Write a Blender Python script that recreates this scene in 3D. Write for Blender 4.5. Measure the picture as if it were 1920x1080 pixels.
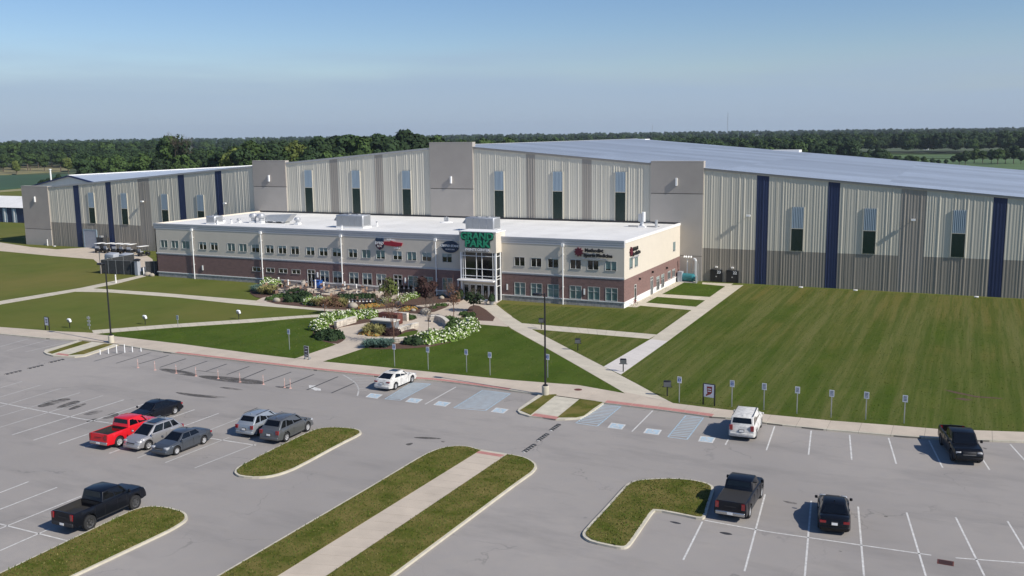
import bpy, bmesh, math, random
from mathutils import Matrix, Vector
random.seed(7)
R = math.radians
for o in list(bpy.data.objects): bpy.data.objects.remove(o)
S = bpy.context.scene
COL = S.collection

# ------------------------------------------------------------------ camera
CAM_H = 24.0
FPX, PITCH, ROLL, YAW = 1799.58, .159731409, -.013218840, -.448533378
_f = Vector((math.sin(YAW)*math.cos(PITCH), math.cos(YAW)*math.cos(PITCH), -math.sin(PITCH)))
_r = Vector((math.cos(YAW), -math.sin(YAW), 0))
_u = _r.cross(_f)
RT = math.cos(ROLL)*_r + math.sin(ROLL)*_u
UP = -math.sin(ROLL)*_r + math.cos(ROLL)*_u
camd = bpy.data.cameras.new('camera'); cam = bpy.data.objects.new('camera', camd); COL.objects.link(cam)
camd.sensor_width = 36; camd.lens = FPX/1920*36; camd.clip_end = 20000; camd.clip_start = .5
cam.matrix_world = Matrix(((RT.x, UP.x, -_f.x, 0), (RT.y, UP.y, -_f.y, 0), (RT.z, UP.z, -_f.z, CAM_H), (0, 0, 0, 1)))
S.camera = cam

# ------------------------------------------------------------------ sky and sun
SUN = Vector((1, -.15, .80)).normalized()
S.view_settings.view_transform = 'Standard'; S.view_settings.look = 'None'
S.view_settings.exposure = 0.45; S.view_settings.gamma = 1
S.view_settings.use_curve_mapping = False
W = bpy.data.worlds.new('World'); S.world = W; W.use_nodes = True
nt = W.node_tree; nt.nodes.clear()
def wn(t, **k):
    n = nt.nodes.new(t)
    for a, b in k.items(): setattr(n, a, b)
    return n
out = wn('ShaderNodeOutputWorld'); bg = wn('ShaderNodeBackground'); bg.inputs[1].default_value = .08
sky = wn('ShaderNodeTexSky', sky_type='NISHITA', sun_disc=False)
sky.sun_elevation = math.asin(SUN.z); sky.sun_rotation = math.atan2(SUN.x, SUN.y)
sky.air_density = 1.0; sky.dust_density = .5; sky.ozone_density = 3.0; sky.altitude = 100
tc = wn('ShaderNodeTexCoord'); sep = wn('ShaderNodeSeparateXYZ'); nt.links.new(tc.outputs['Generated'], sep.inputs[0])
# thin stratus low over the horizon: wide soft streaks, denser near the horizon
mp = wn('ShaderNodeMapping'); mp.inputs['Scale'].default_value = (1.6, 1.6, 16)
nt.links.new(tc.outputs['Generated'], mp.inputs[0])
nz = wn('ShaderNodeTexNoise'); nz.inputs['Scale'].default_value = 2.2; nz.inputs['Detail'].default_value = 5; nz.inputs['Roughness'].default_value = .5
nt.links.new(mp.outputs[0], nz.inputs['Vector'])
add = wn('ShaderNodeMath', operation='MULTIPLY_ADD'); add.inputs[1].default_value = .085; nt.links.new(nz.outputs[0], add.inputs[0]); nt.links.new(sep.outputs[2], add.inputs[2])
rmp = wn('ShaderNodeMapRange', interpolation_type='SMOOTHSTEP'); nt.links.new(add.outputs[0], rmp.inputs[0])
rmp.inputs[1].default_value = .075; rmp.inputs[2].default_value = .14; rmp.inputs[3].default_value = .8; rmp.inputs[4].default_value = 0.0
mix = wn('ShaderNodeMix', data_type='RGBA'); nt.links.new(rmp.outputs[0], mix.inputs[0])
hs = wn('ShaderNodeHueSaturation'); hs.inputs['Saturation'].default_value = 1.15; hs.inputs['Value'].default_value = .93
nt.links.new(sky.outputs[0], hs.inputs['Color'])
tint = wn('ShaderNodeMix', data_type='RGBA', blend_type='MULTIPLY'); tint.inputs[0].default_value = 1; tint.inputs[7].default_value = (.98, .98, 1.09, 1); nt.links.new(hs.outputs[0], tint.inputs[6])
nt.links.new(tint.outputs[2], mix.inputs[6]); mix.inputs[7].default_value = (3.25, 4.3, 5.85, 1)
nt.links.new(mix.outputs[2], bg.inputs[0]); nt.links.new(bg.outputs[0], out.inputs[0])

sl = bpy.data.lights.new('sun', 'SUN'); so = bpy.data.objects.new('sun', sl); COL.objects.link(so)
sl.energy = 3.9; sl.angle = R(.53); sl.color = (1, .945, .85)
so.rotation_euler = SUN.to_track_quat('Z', 'Y').to_euler(); so.location = (0, 0, 80)

# ------------------------------------------------------------------ survey helper: image bearing -> point on level ground
def ray(x, y): return RT*((x-960)/FPX) + UP*(-(y-540)/FPX) + _f
def G(x, y, z=0.0):
    d = ray(x, y); t = (z-CAM_H)/d.z
    return (d.x*t, d.y*t)
def GL(pts, z=0.0): return [G(x, y, z) for x, y in pts]
def Z4(pts, ox, oy, s=4.0): return [(x/s+ox, y/s+oy) for x, y in pts]
def PY(x, y, Y):
    d = ray(x, y); t = Y/d.y
    return (d.x*t, CAM_H+d.z*t)
def bearing(x, D):
    d = ray(x, 250); h = math.hypot(d.x, d.y)
    return (d.x/h*D, d.y/h*D)

# ------------------------------------------------------------------ materials
MATS = {}
def srgb(r, g, b):
    f = lambda c: (c/255/12.92) if c/255 <= .04045 else ((c/255+.055)/1.055)**2.4
    return (f(r), f(g), f(b))
def mat(name, col, rough=.8, var=0.0, scale=1.0, metal=0.0, coat=0.0, bump=0.0, bscale=20.0, rnd=0.0, col2=None, stretch=None, spec=.5, trans=0.0):
    if name in MATS: return MATS[name]
    m = bpy.data.materials.new(name); m.use_nodes = True; t = m.node_tree; N = t.nodes; Lk = t.links
    b = N['Principled BSDF']; b.inputs['Roughness'].default_value = rough; b.inputs['Metallic'].default_value = metal
    b.inputs['Coat Weight'].default_value = coat; b.inputs['Specular IOR Level'].default_value = spec
    b.inputs['Base Color'].default_value = (*col, 1)
    src = None
    if var or rnd or bump:
        geo = N.new('ShaderNodeNewGeometry')
        mp = N.new('ShaderNodeMapping'); Lk.new(geo.outputs['Position'], mp.inputs[0])
        if stretch: mp.inputs['Scale'].default_value = stretch
    if var:
        n1 = N.new('ShaderNodeTexNoise'); n1.inputs['Scale'].default_value = scale; n1.inputs['Detail'].default_value = 6; n1.inputs['Roughness'].default_value = .62
        Lk.new(mp.outputs[0], n1.inputs['Vector'])
        rp = N.new('ShaderNodeMapRange'); Lk.new(n1.outputs[0], rp.inputs[0])
        rp.inputs[1].default_value = .3; rp.inputs[2].default_value = .7
        mx = N.new('ShaderNodeMix'); mx.data_type = 'RGBA'; Lk.new(rp.outputs[0], mx.inputs[0])
        c2 = col2 or tuple(c*(1+var) for c in col); c1 = col if col2 else tuple(c*(1-var) for c in col)
        mx.inputs[6].default_value = (*c1, 1); mx.inputs[7].default_value = (*c2, 1)
        src = mx.outputs[2]
    if rnd:
        oi = N.new('ShaderNodeObjectInfo'); r2 = N.new('ShaderNodeMapRange'); Lk.new(oi.outputs['Random'], r2.inputs[0])
        r2.inputs[3].default_value = 1-rnd; r2.inputs[4].default_value = 1+rnd
        mm = N.new('ShaderNodeVectorMath'); mm.operation = 'SCALE'
        if src: Lk.new(src, mm.inputs[0])
        else: mm.inputs[0].default_value = col
        Lk.new(r2.outputs[0], mm.inputs['Scale']); src = mm.outputs[0]
    if src: Lk.new(src, b.inputs['Base Color'])
    if bump:
        n2 = N.new('ShaderNodeTexNoise'); n2.inputs['Scale'].default_value = bscale; n2.inputs['Detail'].default_value = 3
        Lk.new(mp.outputs[0], n2.inputs['Vector'])
        bp = N.new('ShaderNodeBump'); bp.inputs['Strength'].default_value = bump; bp.inputs['Distance'].default_value = .05
        Lk.new(n2.outputs[0], bp.inputs['Height']); Lk.new(bp.outputs[0], b.inputs['Normal'])
    MATS[name] = m
    return m

def nodes_mat(name):
    m = bpy.data.materials.new(name); m.use_nodes = True; MATS[name] = m
    t = m.node_tree; N = t.nodes; Lk = t.links; b = N['Principled BSDF']
    geo = N.new('ShaderNodeNewGeometry')
    def noise(scale, detail=5, rough=.6, stretch=None, rot=None):
        src = geo.outputs['Position']
        if stretch or rot:
            mp = N.new('ShaderNodeMapping'); Lk.new(src, mp.inputs[0])
            if stretch: mp.inputs['Scale'].default_value = stretch
            if rot: mp.inputs['Rotation'].default_value = (0, 0, rot)
            src = mp.outputs[0]
        n = N.new('ShaderNodeTexNoise'); n.inputs['Scale'].default_value = scale; n.inputs['Detail'].default_value = detail; n.inputs['Roughness'].default_value = rough
        Lk.new(src, n.inputs['Vector']); return n.outputs[0]
    def rng(s, a, b_, c=0, d=1):
        r = N.new('ShaderNodeMapRange'); Lk.new(s, r.inputs[0])
        for i, v in zip((1, 2, 3, 4), (a, b_, c, d)): r.inputs[i].default_value = v
        return r.outputs[0]
    def mixc(fac, a, b_, mode='MIX'):
        x = N.new('ShaderNodeMix'); x.data_type = 'RGBA'; x.blend_type = mode
        if isinstance(fac, (int, float)): x.inputs[0].default_value = fac
        else: Lk.new(fac, x.inputs[0])
        for k, v in ((6, a), (7, b_)):
            if isinstance(v, tuple): x.inputs[k].default_value = (*v, 1)
            else: Lk.new(v, x.inputs[k])
        return x.outputs[2]
    def math_(op, a, b_):
        x = N.new('ShaderNodeMath'); x.operation = op
        for k, v in ((0, a), (1, b_)):
            if isinstance(v, (int, float)): x.inputs[k].default_value = v
            else: Lk.new(v, x.inputs[k])
        return x.outputs[0]
    def bump(s, strength, dist=.05):
        bp = N.new('ShaderNodeBump'); bp.inputs['Strength'].default_value = strength; bp.inputs['Distance'].default_value = dist
        Lk.new(s, bp.inputs['Height']); Lk.new(bp.outputs[0], b.inputs['Normal'])
    return m, N, Lk, b, noise, rng, mixc, math_, bump, geo

def grass_mat(name, green, dark, brown, bl, bh, stripe=0.0, tilt=0.0, patch=.035, near=None):
    m, N, Lk, b, noise, rng, mixc, math_, bump, geo = nodes_mat(name)
    c = mixc(rng(noise(patch*5, 4), .38, .62), dark, green)
    pb = noise(patch, 5, .6)
    if near:   # dry turf along the foot of a wall: follows world Y
        sp = N.new('ShaderNodeSeparateXYZ'); Lk.new(geo.outputs['Position'], sp.inputs[0])
        pb = math_('ADD', pb, rng(sp.outputs[1], near[0], near[1], 0, near[2]))
    c = mixc(rng(pb, bl, bh), c, brown)
    if stripe:
        st = rng(noise(1.0, 5, .7, (.42, .012, .1), tilt), .40, .60)
        c = mixc(math_('MULTIPLY', st, stripe), c, mixc(.5, brown, (.16, .17, .07)))
        st2 = rng(noise(1.0, 5, .75, (1.1, .03, .1), tilt), .44, .58)
        c = mixc(math_('MULTIPLY', st2, stripe*.7), c, dark)
    c = mixc(rng(noise(7, 5, .85), .35, .7, 0, .7), c, dark)
    c = mixc(rng(noise(2.3, 5, .75), .55, .8, 0, .5), c, mixc(.5, brown, green))
    Lk.new(c, b.inputs['Base Color']); b.inputs['Roughness'].default_value = .95; b.inputs['Specular IOR Level'].default_value = .03
    bump(noise(14, 4, .8), .9, .06)
    return m

GR, DK, BR = (.080, .110, .018), (.054, .084, .013), (.165, .138, .045)
grass_mat('lawn_grass', GR, DK, BR, .48, .68, .95, 0, .035, (108, 151, .24))
grass_mat('lawn_plain', (.112, .135, .030), (.088, .112, .024), (.18, .15, .05), .44, .68, .2, 0, .03)
grass_mat('lawn_lush', (.072, .112, .017), (.050, .082, .012), (.125, .125, .03), .54, .78, .22, 1.4, .05)
grass_mat('island_grass', (.108, .118, .024), (.072, .086, .015), (.21, .165, .06), .38, .62, 0, 0, .5)

def asphalt():
    m, N, Lk, b, noise, rng, mixc, math_, bump, geo = nodes_mat('asphalt')
    c = mixc(rng(noise(.05, 5, .55), .35, .65), (.272, .249, .228), (.352, .322, .293))
    c = mixc(rng(noise(.9, 6, .7), .3, .75, 0, .6), c, (.285, .268, .26))
    c = mixc(rng(noise(.16, 5, .65, (.5, 1.6, 1), .5), .50, .74, 0, .6), c, (.175, .165, .158))    # worn tracks
    c = mixc(rng(noise(22, 3, .7), .3, .8, 0, .28), c, (.12, .12, .12))
    # thin sealed cracks
    vor = N.new('ShaderNodeTexVoronoi'); vor.feature = 'DISTANCE_TO_EDGE'; vor.inputs['Scale'].default_value = .075
    wob = N.new('ShaderNodeVectorMath'); wob.operation = 'MULTIPLY_ADD'
    nn = N.new('ShaderNodeTexNoise'); nn.inputs['Scale'].default_value = .35; nn.inputs['Detail'].default_value = 5; Lk.new(geo.outputs['Position'], nn.inputs['Vector'])
    Lk.new(nn.outputs['Color'], wob.inputs[0]); wob.inputs[1].default_value = (6, 6, 0); Lk.new(geo.outputs['Position'], wob.inputs[2])
    Lk.new(wob.outputs[0], vor.inputs['Vector'])
    crack = math_('MULTIPLY', rng(vor.outputs[0], .0012, .0035, 1, 0), rng(noise(.11, 3), .47, .57, 0, .42))
    c = mixc(crack, c, (.1, .1, .1))
    Lk.new(c, b.inputs['Base Color']); b.inputs['Roughness'].default_value = .88; b.inputs['Specular IOR Level'].default_value = .3
    bump(noise(30, 3, .7), .35, .02)
    return m
asphalt()
def stain(name, col, lo, hi):
    m, N, Lk, b, noise, rng, mixc, math_, bump, geo = nodes_mat(name)
    Lk.new(mixc(rng(noise(.8, 5, .7, (.35, 1.5, 1), .3), lo, hi), (.26, .253, .25), col), b.inputs['Base Color']); b.inputs['Roughness'].default_value = .9
    return m
stain('wet_stain', (.07, .066, .062), .45, .6)
def brick():
    m, N, Lk, b, noise, rng, mixc, math_, bump, geo = nodes_mat('red_brick')
    # courses every 20 cm of height, soldier joints blurred at this range
    sp = N.new('ShaderNodeSeparateXYZ'); Lk.new(geo.outputs['Position'], sp.inputs[0])
    xy = math_('ADD', sp.outputs[0], sp.outputs[1])
    cb = N.new('ShaderNodeCombineXYZ'); Lk.new(xy, cb.inputs[0]); Lk.new(sp.outputs[2], cb.inputs[1])
    bt = N.new('ShaderNodeTexBrick'); Lk.new(cb.outputs[0], bt.inputs['Vector']); bt.inputs['Scale'].default_value = 1
    bt.inputs['Brick Width'].default_value = .4; bt.inputs['Row Height'].default_value = .2; bt.inputs['Mortar Size'].default_value = .012
    bt.inputs['Color1'].default_value = (.215, .125, .112, 1); bt.inputs['Color2'].default_value = (.17, .10, .09, 1); bt.inputs['Mortar'].default_value = (.24, .17, .155, 1)
    Lk.new(bt.outputs[0], b.inputs['Base Color']); b.inputs['Roughness'].default_value = .85
brick()
M = lambda n: MATS[n]
mat('concrete', (.475, .405, .325), .85, .10, .5, bump=.15, bscale=12, rnd=.035)
mat('concrete_new', (.58, .54, .50), .8, .05, .6, rnd=.02)
mat('concrete_path', (.50, .45, .36), .85, .10, .6, rnd=.03)
mat('kerb_concrete', (.50, .46, .37), .85, .14, 1.2)
mat('joint', (.16, .15, .13), .95)
mat('tactile_red', (.42, .19, .165), .85, .12, 3)
mat('paint_white', (.40, .39, .375), .8, .12, 3.5, col2=(.68, .67, .64))
mat('paint_faint', (.42, .41, .39), .85, .2, 1.0)
mat('paint_blue', (.36, .46, .53), .8, .18, 2.0)
mat('seal_black', (.035, .035, .037), .7)
mat('mulch', (.085, .045, .03), .95, .35, 5, bump=1, bscale=8)
mat('field_green', (.022, .062, .022), .95, .2, .02)
mat('field_mid', (.06, .11, .03), .95, .25, .02)
mat('field_straw', (.20, .18, .085), .95, .3, .02)
mat('far_ground', (.055, .075, .028), .95, .4, .008)
mat('siding_light', (.575, .54, .45), .55, .03, .6, rnd=.045, stretch=(6, 6, .3))
mat('siding_dark', (.265, .24, .20), .55, .03, .6, rnd=.04, stretch=(6, 6, .3))
mat('siding_mid', (.315, .285, .245), .55, .05, .6, rnd=.05, stretch=(6, 6, .3))
mat('tower_render', (.36, .325, .29), .85, .05, .4)
mat('tower_low', (.42, .385, .345), .85, .05, .4)
mat('navy', (.011, .022, .075), .5, .1, .4)
mat('green_glass', (.004, .02, .015), .25)
mat('louver_blue', (.25, .32, .38), .5, rnd=.06)
mat('trim_metal', (.36, .36, .36), .5)
mat('roof_metal', (.38, .43, .50), .45, .05, .2, metal=.2, rnd=.10)
mat('roof_white', (.70, .69, .665), .7, .09, .18, rnd=.035)
mat('cream', (.62, .56, .475), .85, .03, .8)
mat('cornice', (.50, .50, .52), .7)
mat('cap_white', (.80, .79, .77), .6)
mat('stone_base', (.34, .32, .30), .9, .35, 3.0)
mat('frame_white', (.52, .52, .50), .5)
mat('glass_dark', (.008, .010, .010), .08, spec=.8)
mat('glass_teal', (.12, .20, .20), .12, spec=.8, rnd=.25)
mat('blind', (.27, .33, .32), .35, rnd=.25)
mat('metal_galv', (.52, .53, .54), .45, .08, 2, metal=.6)
mat('metal_grey', (.30, .31, .32), .5, .08, 1)
mat('metal_post', (.20, .21, .22), .5)
mat('black_metal', (.012, .012, .014), .45)
mat('white_paint', (.80, .80, .79), .45)
mat('sign_white', (.78, .80, .82), .5)
mat('sign_blue', (.03, .12, .35), .5)
mat('sign_navy', (.012, .03, .07), .5)
mat('sign_red', (.32, .012, .03), .5)
mat('sign_maroon', (.09, .008, .02), .5)
mat('sign_green', (.02, .30, .155), .45)
mat('sign_darkgreen', (.004, .055, .04), .5)
mat('text_grey', (.45, .46, .5), .6)
mat('stone_wall', (.50, .45, .38), .9, .12, 2, rnd=.22)
mat('stone_cap', (.58, .54, .47), .85, .08, 2)
mat('boulder', (.36, .32, .26), .9, .2, 1.5)
mat('corten', (.12, .035, .025), .7, .25, 2)
mat('leaf_dark', (.025, .047, .017), .8, .35, .6, rnd=.25, spec=.2)
mat('leaf_mid', (.044, .076, .02), .8, .35, .6, rnd=.25, spec=.2)
mat('leaf_yellow', (.10, .125, .03), .8, .3, .6, rnd=.2, spec=.2)
mat('leaf_far', (.032, .058, .026), .85, .3, .3, spec=.15)
mat('leaf_purple', (.04, .020, .018), .8, .3, 2, spec=.2)
mat('leaf_red', (.15, .085, .055), .85, .3, 2, spec=.2)
mat('leaf_hydrangea', (.13, .20, .04), .8, .3, 3, spec=.2)
mat('petal', (.74, .76, .58), .8, .12, 3)
mat('leaf_bluegreen', (.09, .15, .12), .8, .3, 3, spec=.2)
mat('leaf_straw', (.23, .215, .08), .85, .3, 3, spec=.2)
mat('flower_orange', (.36, .17, .03), .85, .25, 3)
mat('bark', (.11, .085, .065), .95, .3, 3)
mat('bark_pale', (.36, .32, .28), .95, .2, 1)
mat('tyre', (.016, .016, .017), .85)
mat('rim', (.58, .58, .59), .4, metal=.25)
mat('rim_dark', (.16, .16, .165), .4, metal=.5)
mat('car_glass', (.004, .005, .007), .08, spec=.45)
mat('lamp_red', (.24, .008, .012), .25, coat=1)
mat('lamp_clear', (.34, .35, .37), .3)
mat('chrome', (.5, .5, .5), .22, metal=.9)
mat('rubber_trim', (.02, .02, .022), .6)
mat('bed_liner', (.018, .017, .017), .8)
mat('orange_post', (.62, .36, .30), .7)
mat('wood_brown', (.16, .085, .055), .8)
mat('table_dark', (.045, .035, .04), .6)
mat('bin_blue', (.02, .09, .34), .5)
mat('teal_unit', (.03, .19, .22), .5, .2, 2)
mat('screen_mesh', (.035, .037, .04), .8, .4, 3)
mat('tarp_grey', (.34, .36, .40), .6)

# ------------------------------------------------------------------ mesh builder
class MB:
    def __init__(s): s.v = []; s.f = []; s.m = []
    def add(s, vs, fs, mi=0):
        n = len(s.v); s.v += [tuple(v) for v in vs]; s.f += [tuple(i+n for i in f) for f in fs]; s.m += [mi]*len(fs); return s
    def box(s, x0, x1, y0, y1, z0, z1, mi=0):
        return s.add([(x0,y0,z0),(x1,y0,z0),(x1,y1,z0),(x0,y1,z0),(x0,y0,z1),(x1,y0,z1),(x1,y1,z1),(x0,y1,z1)],
            [(0,3,2,1),(4,5,6,7),(0,1,5,4),(1,2,6,5),(2,3,7,6),(3,0,4,7)], mi)
    def quad(s, a, b, c, d, mi=0): return s.add([a, b, c, d], [(0,1,2,3)], mi)
    def prism(s, pts, z0, z1, mi=0, bottom=False):
        a = sum(pts[i][0]*pts[(i+1) % len(pts)][1]-pts[(i+1) % len(pts)][0]*pts[i][1] for i in range(len(pts)))
        if a < 0: pts = pts[::-1]
        n = len(pts); vs = [(x, y, z0) for x, y in pts]+[(x, y, z1) for x, y in pts]
        fs = [tuple(range(n, 2*n))]+[(i, (i+1) % n, (i+1) % n+n, i+n) for i in range(n)]
        if bottom: fs.append(tuple(range(n-1, -1, -1)))
        return s.add(vs, fs, mi)
    def xprism(s, prof, x0, x1, mi=0):   # profile in (y,z) run along x
        n = len(prof); vs = [(x0, y, z) for y, z in prof]+[(x1, y, z) for y, z in prof]
        fs = [tuple(range(n-1, -1, -1)), tuple(range(n, 2*n))]+[(i, i+n, (i+1) % n+n, (i+1) % n) for i in range(n)]
        return s.add(vs, fs, mi)
    def tube(s, p, q, r0, r1=None, n=8, mi=0, caps=True):
        r1 = r0 if r1 is None else r1; p = Vector(p); q = Vector(q); d = (q-p).normalized()
        a = d.orthogonal().normalized(); b = d.cross(a); vs = []
        for c, r in ((p, r0), (q, r1)):
            for i in range(n):
                t = 2*math.pi*i/n; vs.append(c+(a*math.cos(t)+b*math.sin(t))*r)
        fs = [(i, (i+1) % n, (i+1) % n+n, i+n) for i in range(n)]
        if caps: fs += [tuple(range(n-1, -1, -1)), tuple(range(n, 2*n))]
        return s.add(vs, fs, mi)
    def lathe(s, prof, c=(0, 0, 0), axis='Z', n=16, mi=0):   # prof [(r,h)]
        vs = []
        for r, h in prof:
            for i in range(n):
                t = 2*math.pi*i/n; x, y = r*math.cos(t), r*math.sin(t)
                vs.append((c[0]+x, c[1]+y, c[2]+h) if axis == 'Z' else (c[0]+x, c[1]+h, c[2]+y))
        fs = []
        for k in range(len(prof)-1):
            for i in range(n):
                j = (i+1) % n; fs.append((k*n+i, k*n+j, (k+1)*n+j, (k+1)*n+i))
        return s.add(vs, fs, mi)
    def blob(s, c, r, sub=1, mi=0, jit=.12, rng=random):
        bm = bmesh.new(); bmesh.ops.create_icosphere(bm, subdivisions=sub, radius=1)
        rx, ry, rz = r if isinstance(r, tuple) else (r, r, r)
        vs = [];
        for v in bm.verts:
            k = 1+rng.uniform(-jit, jit); vs.append((c[0]+v.co.x*rx*k, c[1]+v.co.y*ry*k, c[2]+v.co.z*rz*k))
        bm.verts.index_update(); fs = [tuple(v.index for v in f.verts) for f in bm.faces]; bm.free()
        return s.add(vs, fs, mi)
    def mesh(s, name, mats, smooth=False):
        me = bpy.data.meshes.new(name); me.from_pydata(s.v, [], s.f)
        for m in (mats if isinstance(mats, (list, tuple)) else [mats]): me.materials.append(MATS[m] if isinstance(m, str) else m)
        me.polygons.foreach_set('material_index', s.m)
        if smooth: me.polygons.foreach_set('use_smooth', [True]*len(s.f))
        me.update(); return me
    def build(s, name, mats, parent=None, loc=(0, 0, 0), rot=0, smooth=False, **tags):
        return put(name, s.mesh(name, mats, smooth), parent, loc, rot, **tags)
def put(name, me, parent=None, loc=(0, 0, 0), rot=0, **tags):
    o = bpy.data.objects.new(name, me); COL.objects.link(o); o.location = loc
    o.rotation_euler = rot if isinstance(rot, tuple) else (0, 0, rot)
    if parent is not None: o.parent = parent
    for k, v in tags.items(): o['category' if k == 'cat' else k] = v
    return o
def thing(name, label, cat, loc=(0, 0, 0), rot=0, group=None, **k):
    o = put(name, None, None, loc, rot, label=label, cat=cat, **k)
    o.empty_display_size = .3
    if group: o['group'] = group
    return o
def dup(o, loc, rot=None, label=None, scale=None):
    c = o.copy(); COL.objects.link(c); c.location = loc
    if rot is not None: c.rotation_euler = (0, 0, rot)
    if label: c['label'] = label
    if scale: c.scale = scale if isinstance(scale, tuple) else (scale,)*3
    for ch in [x for x in KIDS.get(o.name, [])]:
        d = ch.copy(); COL.objects.link(d); d.parent = c
        for g in KIDS.get(ch.name, []):
            e = g.copy(); COL.objects.link(e); e.parent = d
    return c
KIDS = {}
def index_kids(root):
    KIDS[root.name] = [c for c in bpy.data.objects if c.parent == root]
    for c in KIDS[root.name]: KIDS[c.name] = [g for g in bpy.data.objects if g.parent == c]
def struct(name, mb, mats, **k): return mb.build(name, mats, None, kind='structure', **k)
def text(name, s, size, m, parent, loc, rot=(R(90), 0, 0), ext=.03, sx=1.0, align='CENTER', bold=0.0, shear=0.0, **tags):
    cu = bpy.data.curves.new(name, 'FONT'); cu.body = s; cu.size = size; cu.extrude = ext; cu.align_x = align; cu.align_y = 'CENTER'
    cu.offset = bold; cu.shear = shear; cu.resolution_u = 2
    t = bpy.data.objects.new('tmp', cu); COL.objects.link(t)
    dg = bpy.context.evaluated_depsgraph_get(); me = bpy.data.meshes.new_from_object(t.evaluated_get(dg))
    bpy.data.objects.remove(t); bpy.data.curves.remove(cu)
    me.materials.clear(); me.materials.append(MATS[m])
    if sx != 1.0: me.transform(Matrix.Scale(sx, 4, (1, 0, 0)))
    return put(name, me, parent, loc, rot, **tags)
def bevelled(mb, mats, w, seg=2, angle=30, smooth=True):
    me = mb.mesh('t', mats); o = bpy.data.objects.new('t', me); COL.objects.link(o)
    b = o.modifiers.new('b', 'BEVEL'); b.width = w; b.segments = seg; b.limit_method = 'ANGLE'; b.angle_limit = R(angle)
    dg = bpy.context.evaluated_depsgraph_get(); r = bpy.data.meshes.new_from_object(o.evaluated_get(dg))
    bpy.data.objects.remove(o); bpy.data.meshes.remove(me)
    if smooth: r.polygons.foreach_set('use_smooth', [True]*len(r.polygons))
    return r
def inset(pts, d):
    a = sum(pts[i][0]*pts[(i+1) % len(pts)][1]-pts[(i+1) % len(pts)][0]*pts[i][1] for i in range(len(pts)))
    if a < 0: pts = pts[::-1]
    n = len(pts); res = []
    for i in range(n):
        p, q, r = Vector(pts[i-1]), Vector(pts[i]), Vector(pts[(i+1) % n])
        e1 = (q-p).normalized(); e2 = (r-q).normalized()
        n1 = Vector((-e1.y, e1.x)); n2 = Vector((-e2.y, e2.x)); b = (n1+n2)
        if b.length < 1e-6: b = n1
        b.normalize(); k = d/max(.45, b.dot(n1)); res.append((q.x+b.x*k, q.y+b.y*k))
    return res
def smooth_poly(pts, it=1, closed=True):
    for _ in range(it):
        o = []; n = len(pts)
        rng = range(n) if closed else range(n-1)
        if not closed: o.append(pts[0])
        for i in rng:
            a, b = pts[i], pts[(i+1) % n]
            o += [(a[0]*.75+b[0]*.25, a[1]*.75+b[1]*.25), (a[0]*.25+b[0]*.75, a[1]*.25+b[1]*.75)]
        if not closed: o.append(pts[-1])
        pts = o
    return pts
def resample(pts, n):
    L = [0]
    for a, b in zip(pts, pts[1:]): L.append(L[-1]+math.dist(a, b))
    out = []
    for i in range(n+1):
        t = L[-1]*i/n; k = 0
        while k < len(L)-2 and L[k+1] < t: k += 1
        u = (t-L[k])/max(1e-9, L[k+1]-L[k]); a, b = pts[k], pts[k+1]
        out.append((a[0]+(b[0]-a[0])*u, a[1]+(b[1]-a[1])*u))
    return out
def ext(a, b, d):   # point d metres beyond b on line a->b
    L = math.dist(a, b); return (b[0]+(b[0]-a[0])/L*d, b[1]+(b[1]-a[1])/L*d)

# ------------------------------------------------------------------ ground
g = MB(); g.add([(-7000, -600, -.4), (6000, -600, -.4), (6000, 9000, -.4), (-7000, 9000, -.4)], [(0,1,2,3)])
struct('ground', g, 'far_ground')
struct('parking_lot', MB().box(-420, 170, -60, 88, -.6, 0), 'asphalt')

kerb_px = [(0,627.5),(87,636),(150,640),(220,647.5),(312,662),(480,682),(590,695),(705,707),(815,715),(880,723),(959,734.5),(1012,741),(1132,757.5),(1250,772),(1335,784),(1380,786.5),(1440,796),(1530,806),(1700,821),(1830,828),(1920,830)]
lawn_px = [(0,615),(107,623),(175,626),(342,645.5),(480,664),(555,672.5),(605,678),(700,687),(850,702),(960,713),(1020,717),(1085,722.5),(1175,738),(1260,756.5),(1350,767),(1440,777.5),(1560,789),(1690,799),(1757,804.5),(1920,810)]
K = GL(kerb_px); LW = GL(lawn_px)
K = [(-420, 74)]+[(-200, 77.2)]+K+[(30, 78), (165, 60)]
LW = [(-420, 77.5)]+[(-200, 80.3)]+LW+[(30, 81), (165, 63)]
def yat(L, x):
    for a, b in zip(L, L[1:]):
        if a[0] <= x <= b[0]: return a[1]+(b[1]-a[1])*(x-a[0])/(b[0]-a[0])
    return L[-1][1]
struct('lawn', MB().prism([(x, y-.05) for x, y in LW]+[(165, 330), (-560, 330), (-560, 120), (-440, 78)], -.6, .12), 'lawn_plain')
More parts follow.
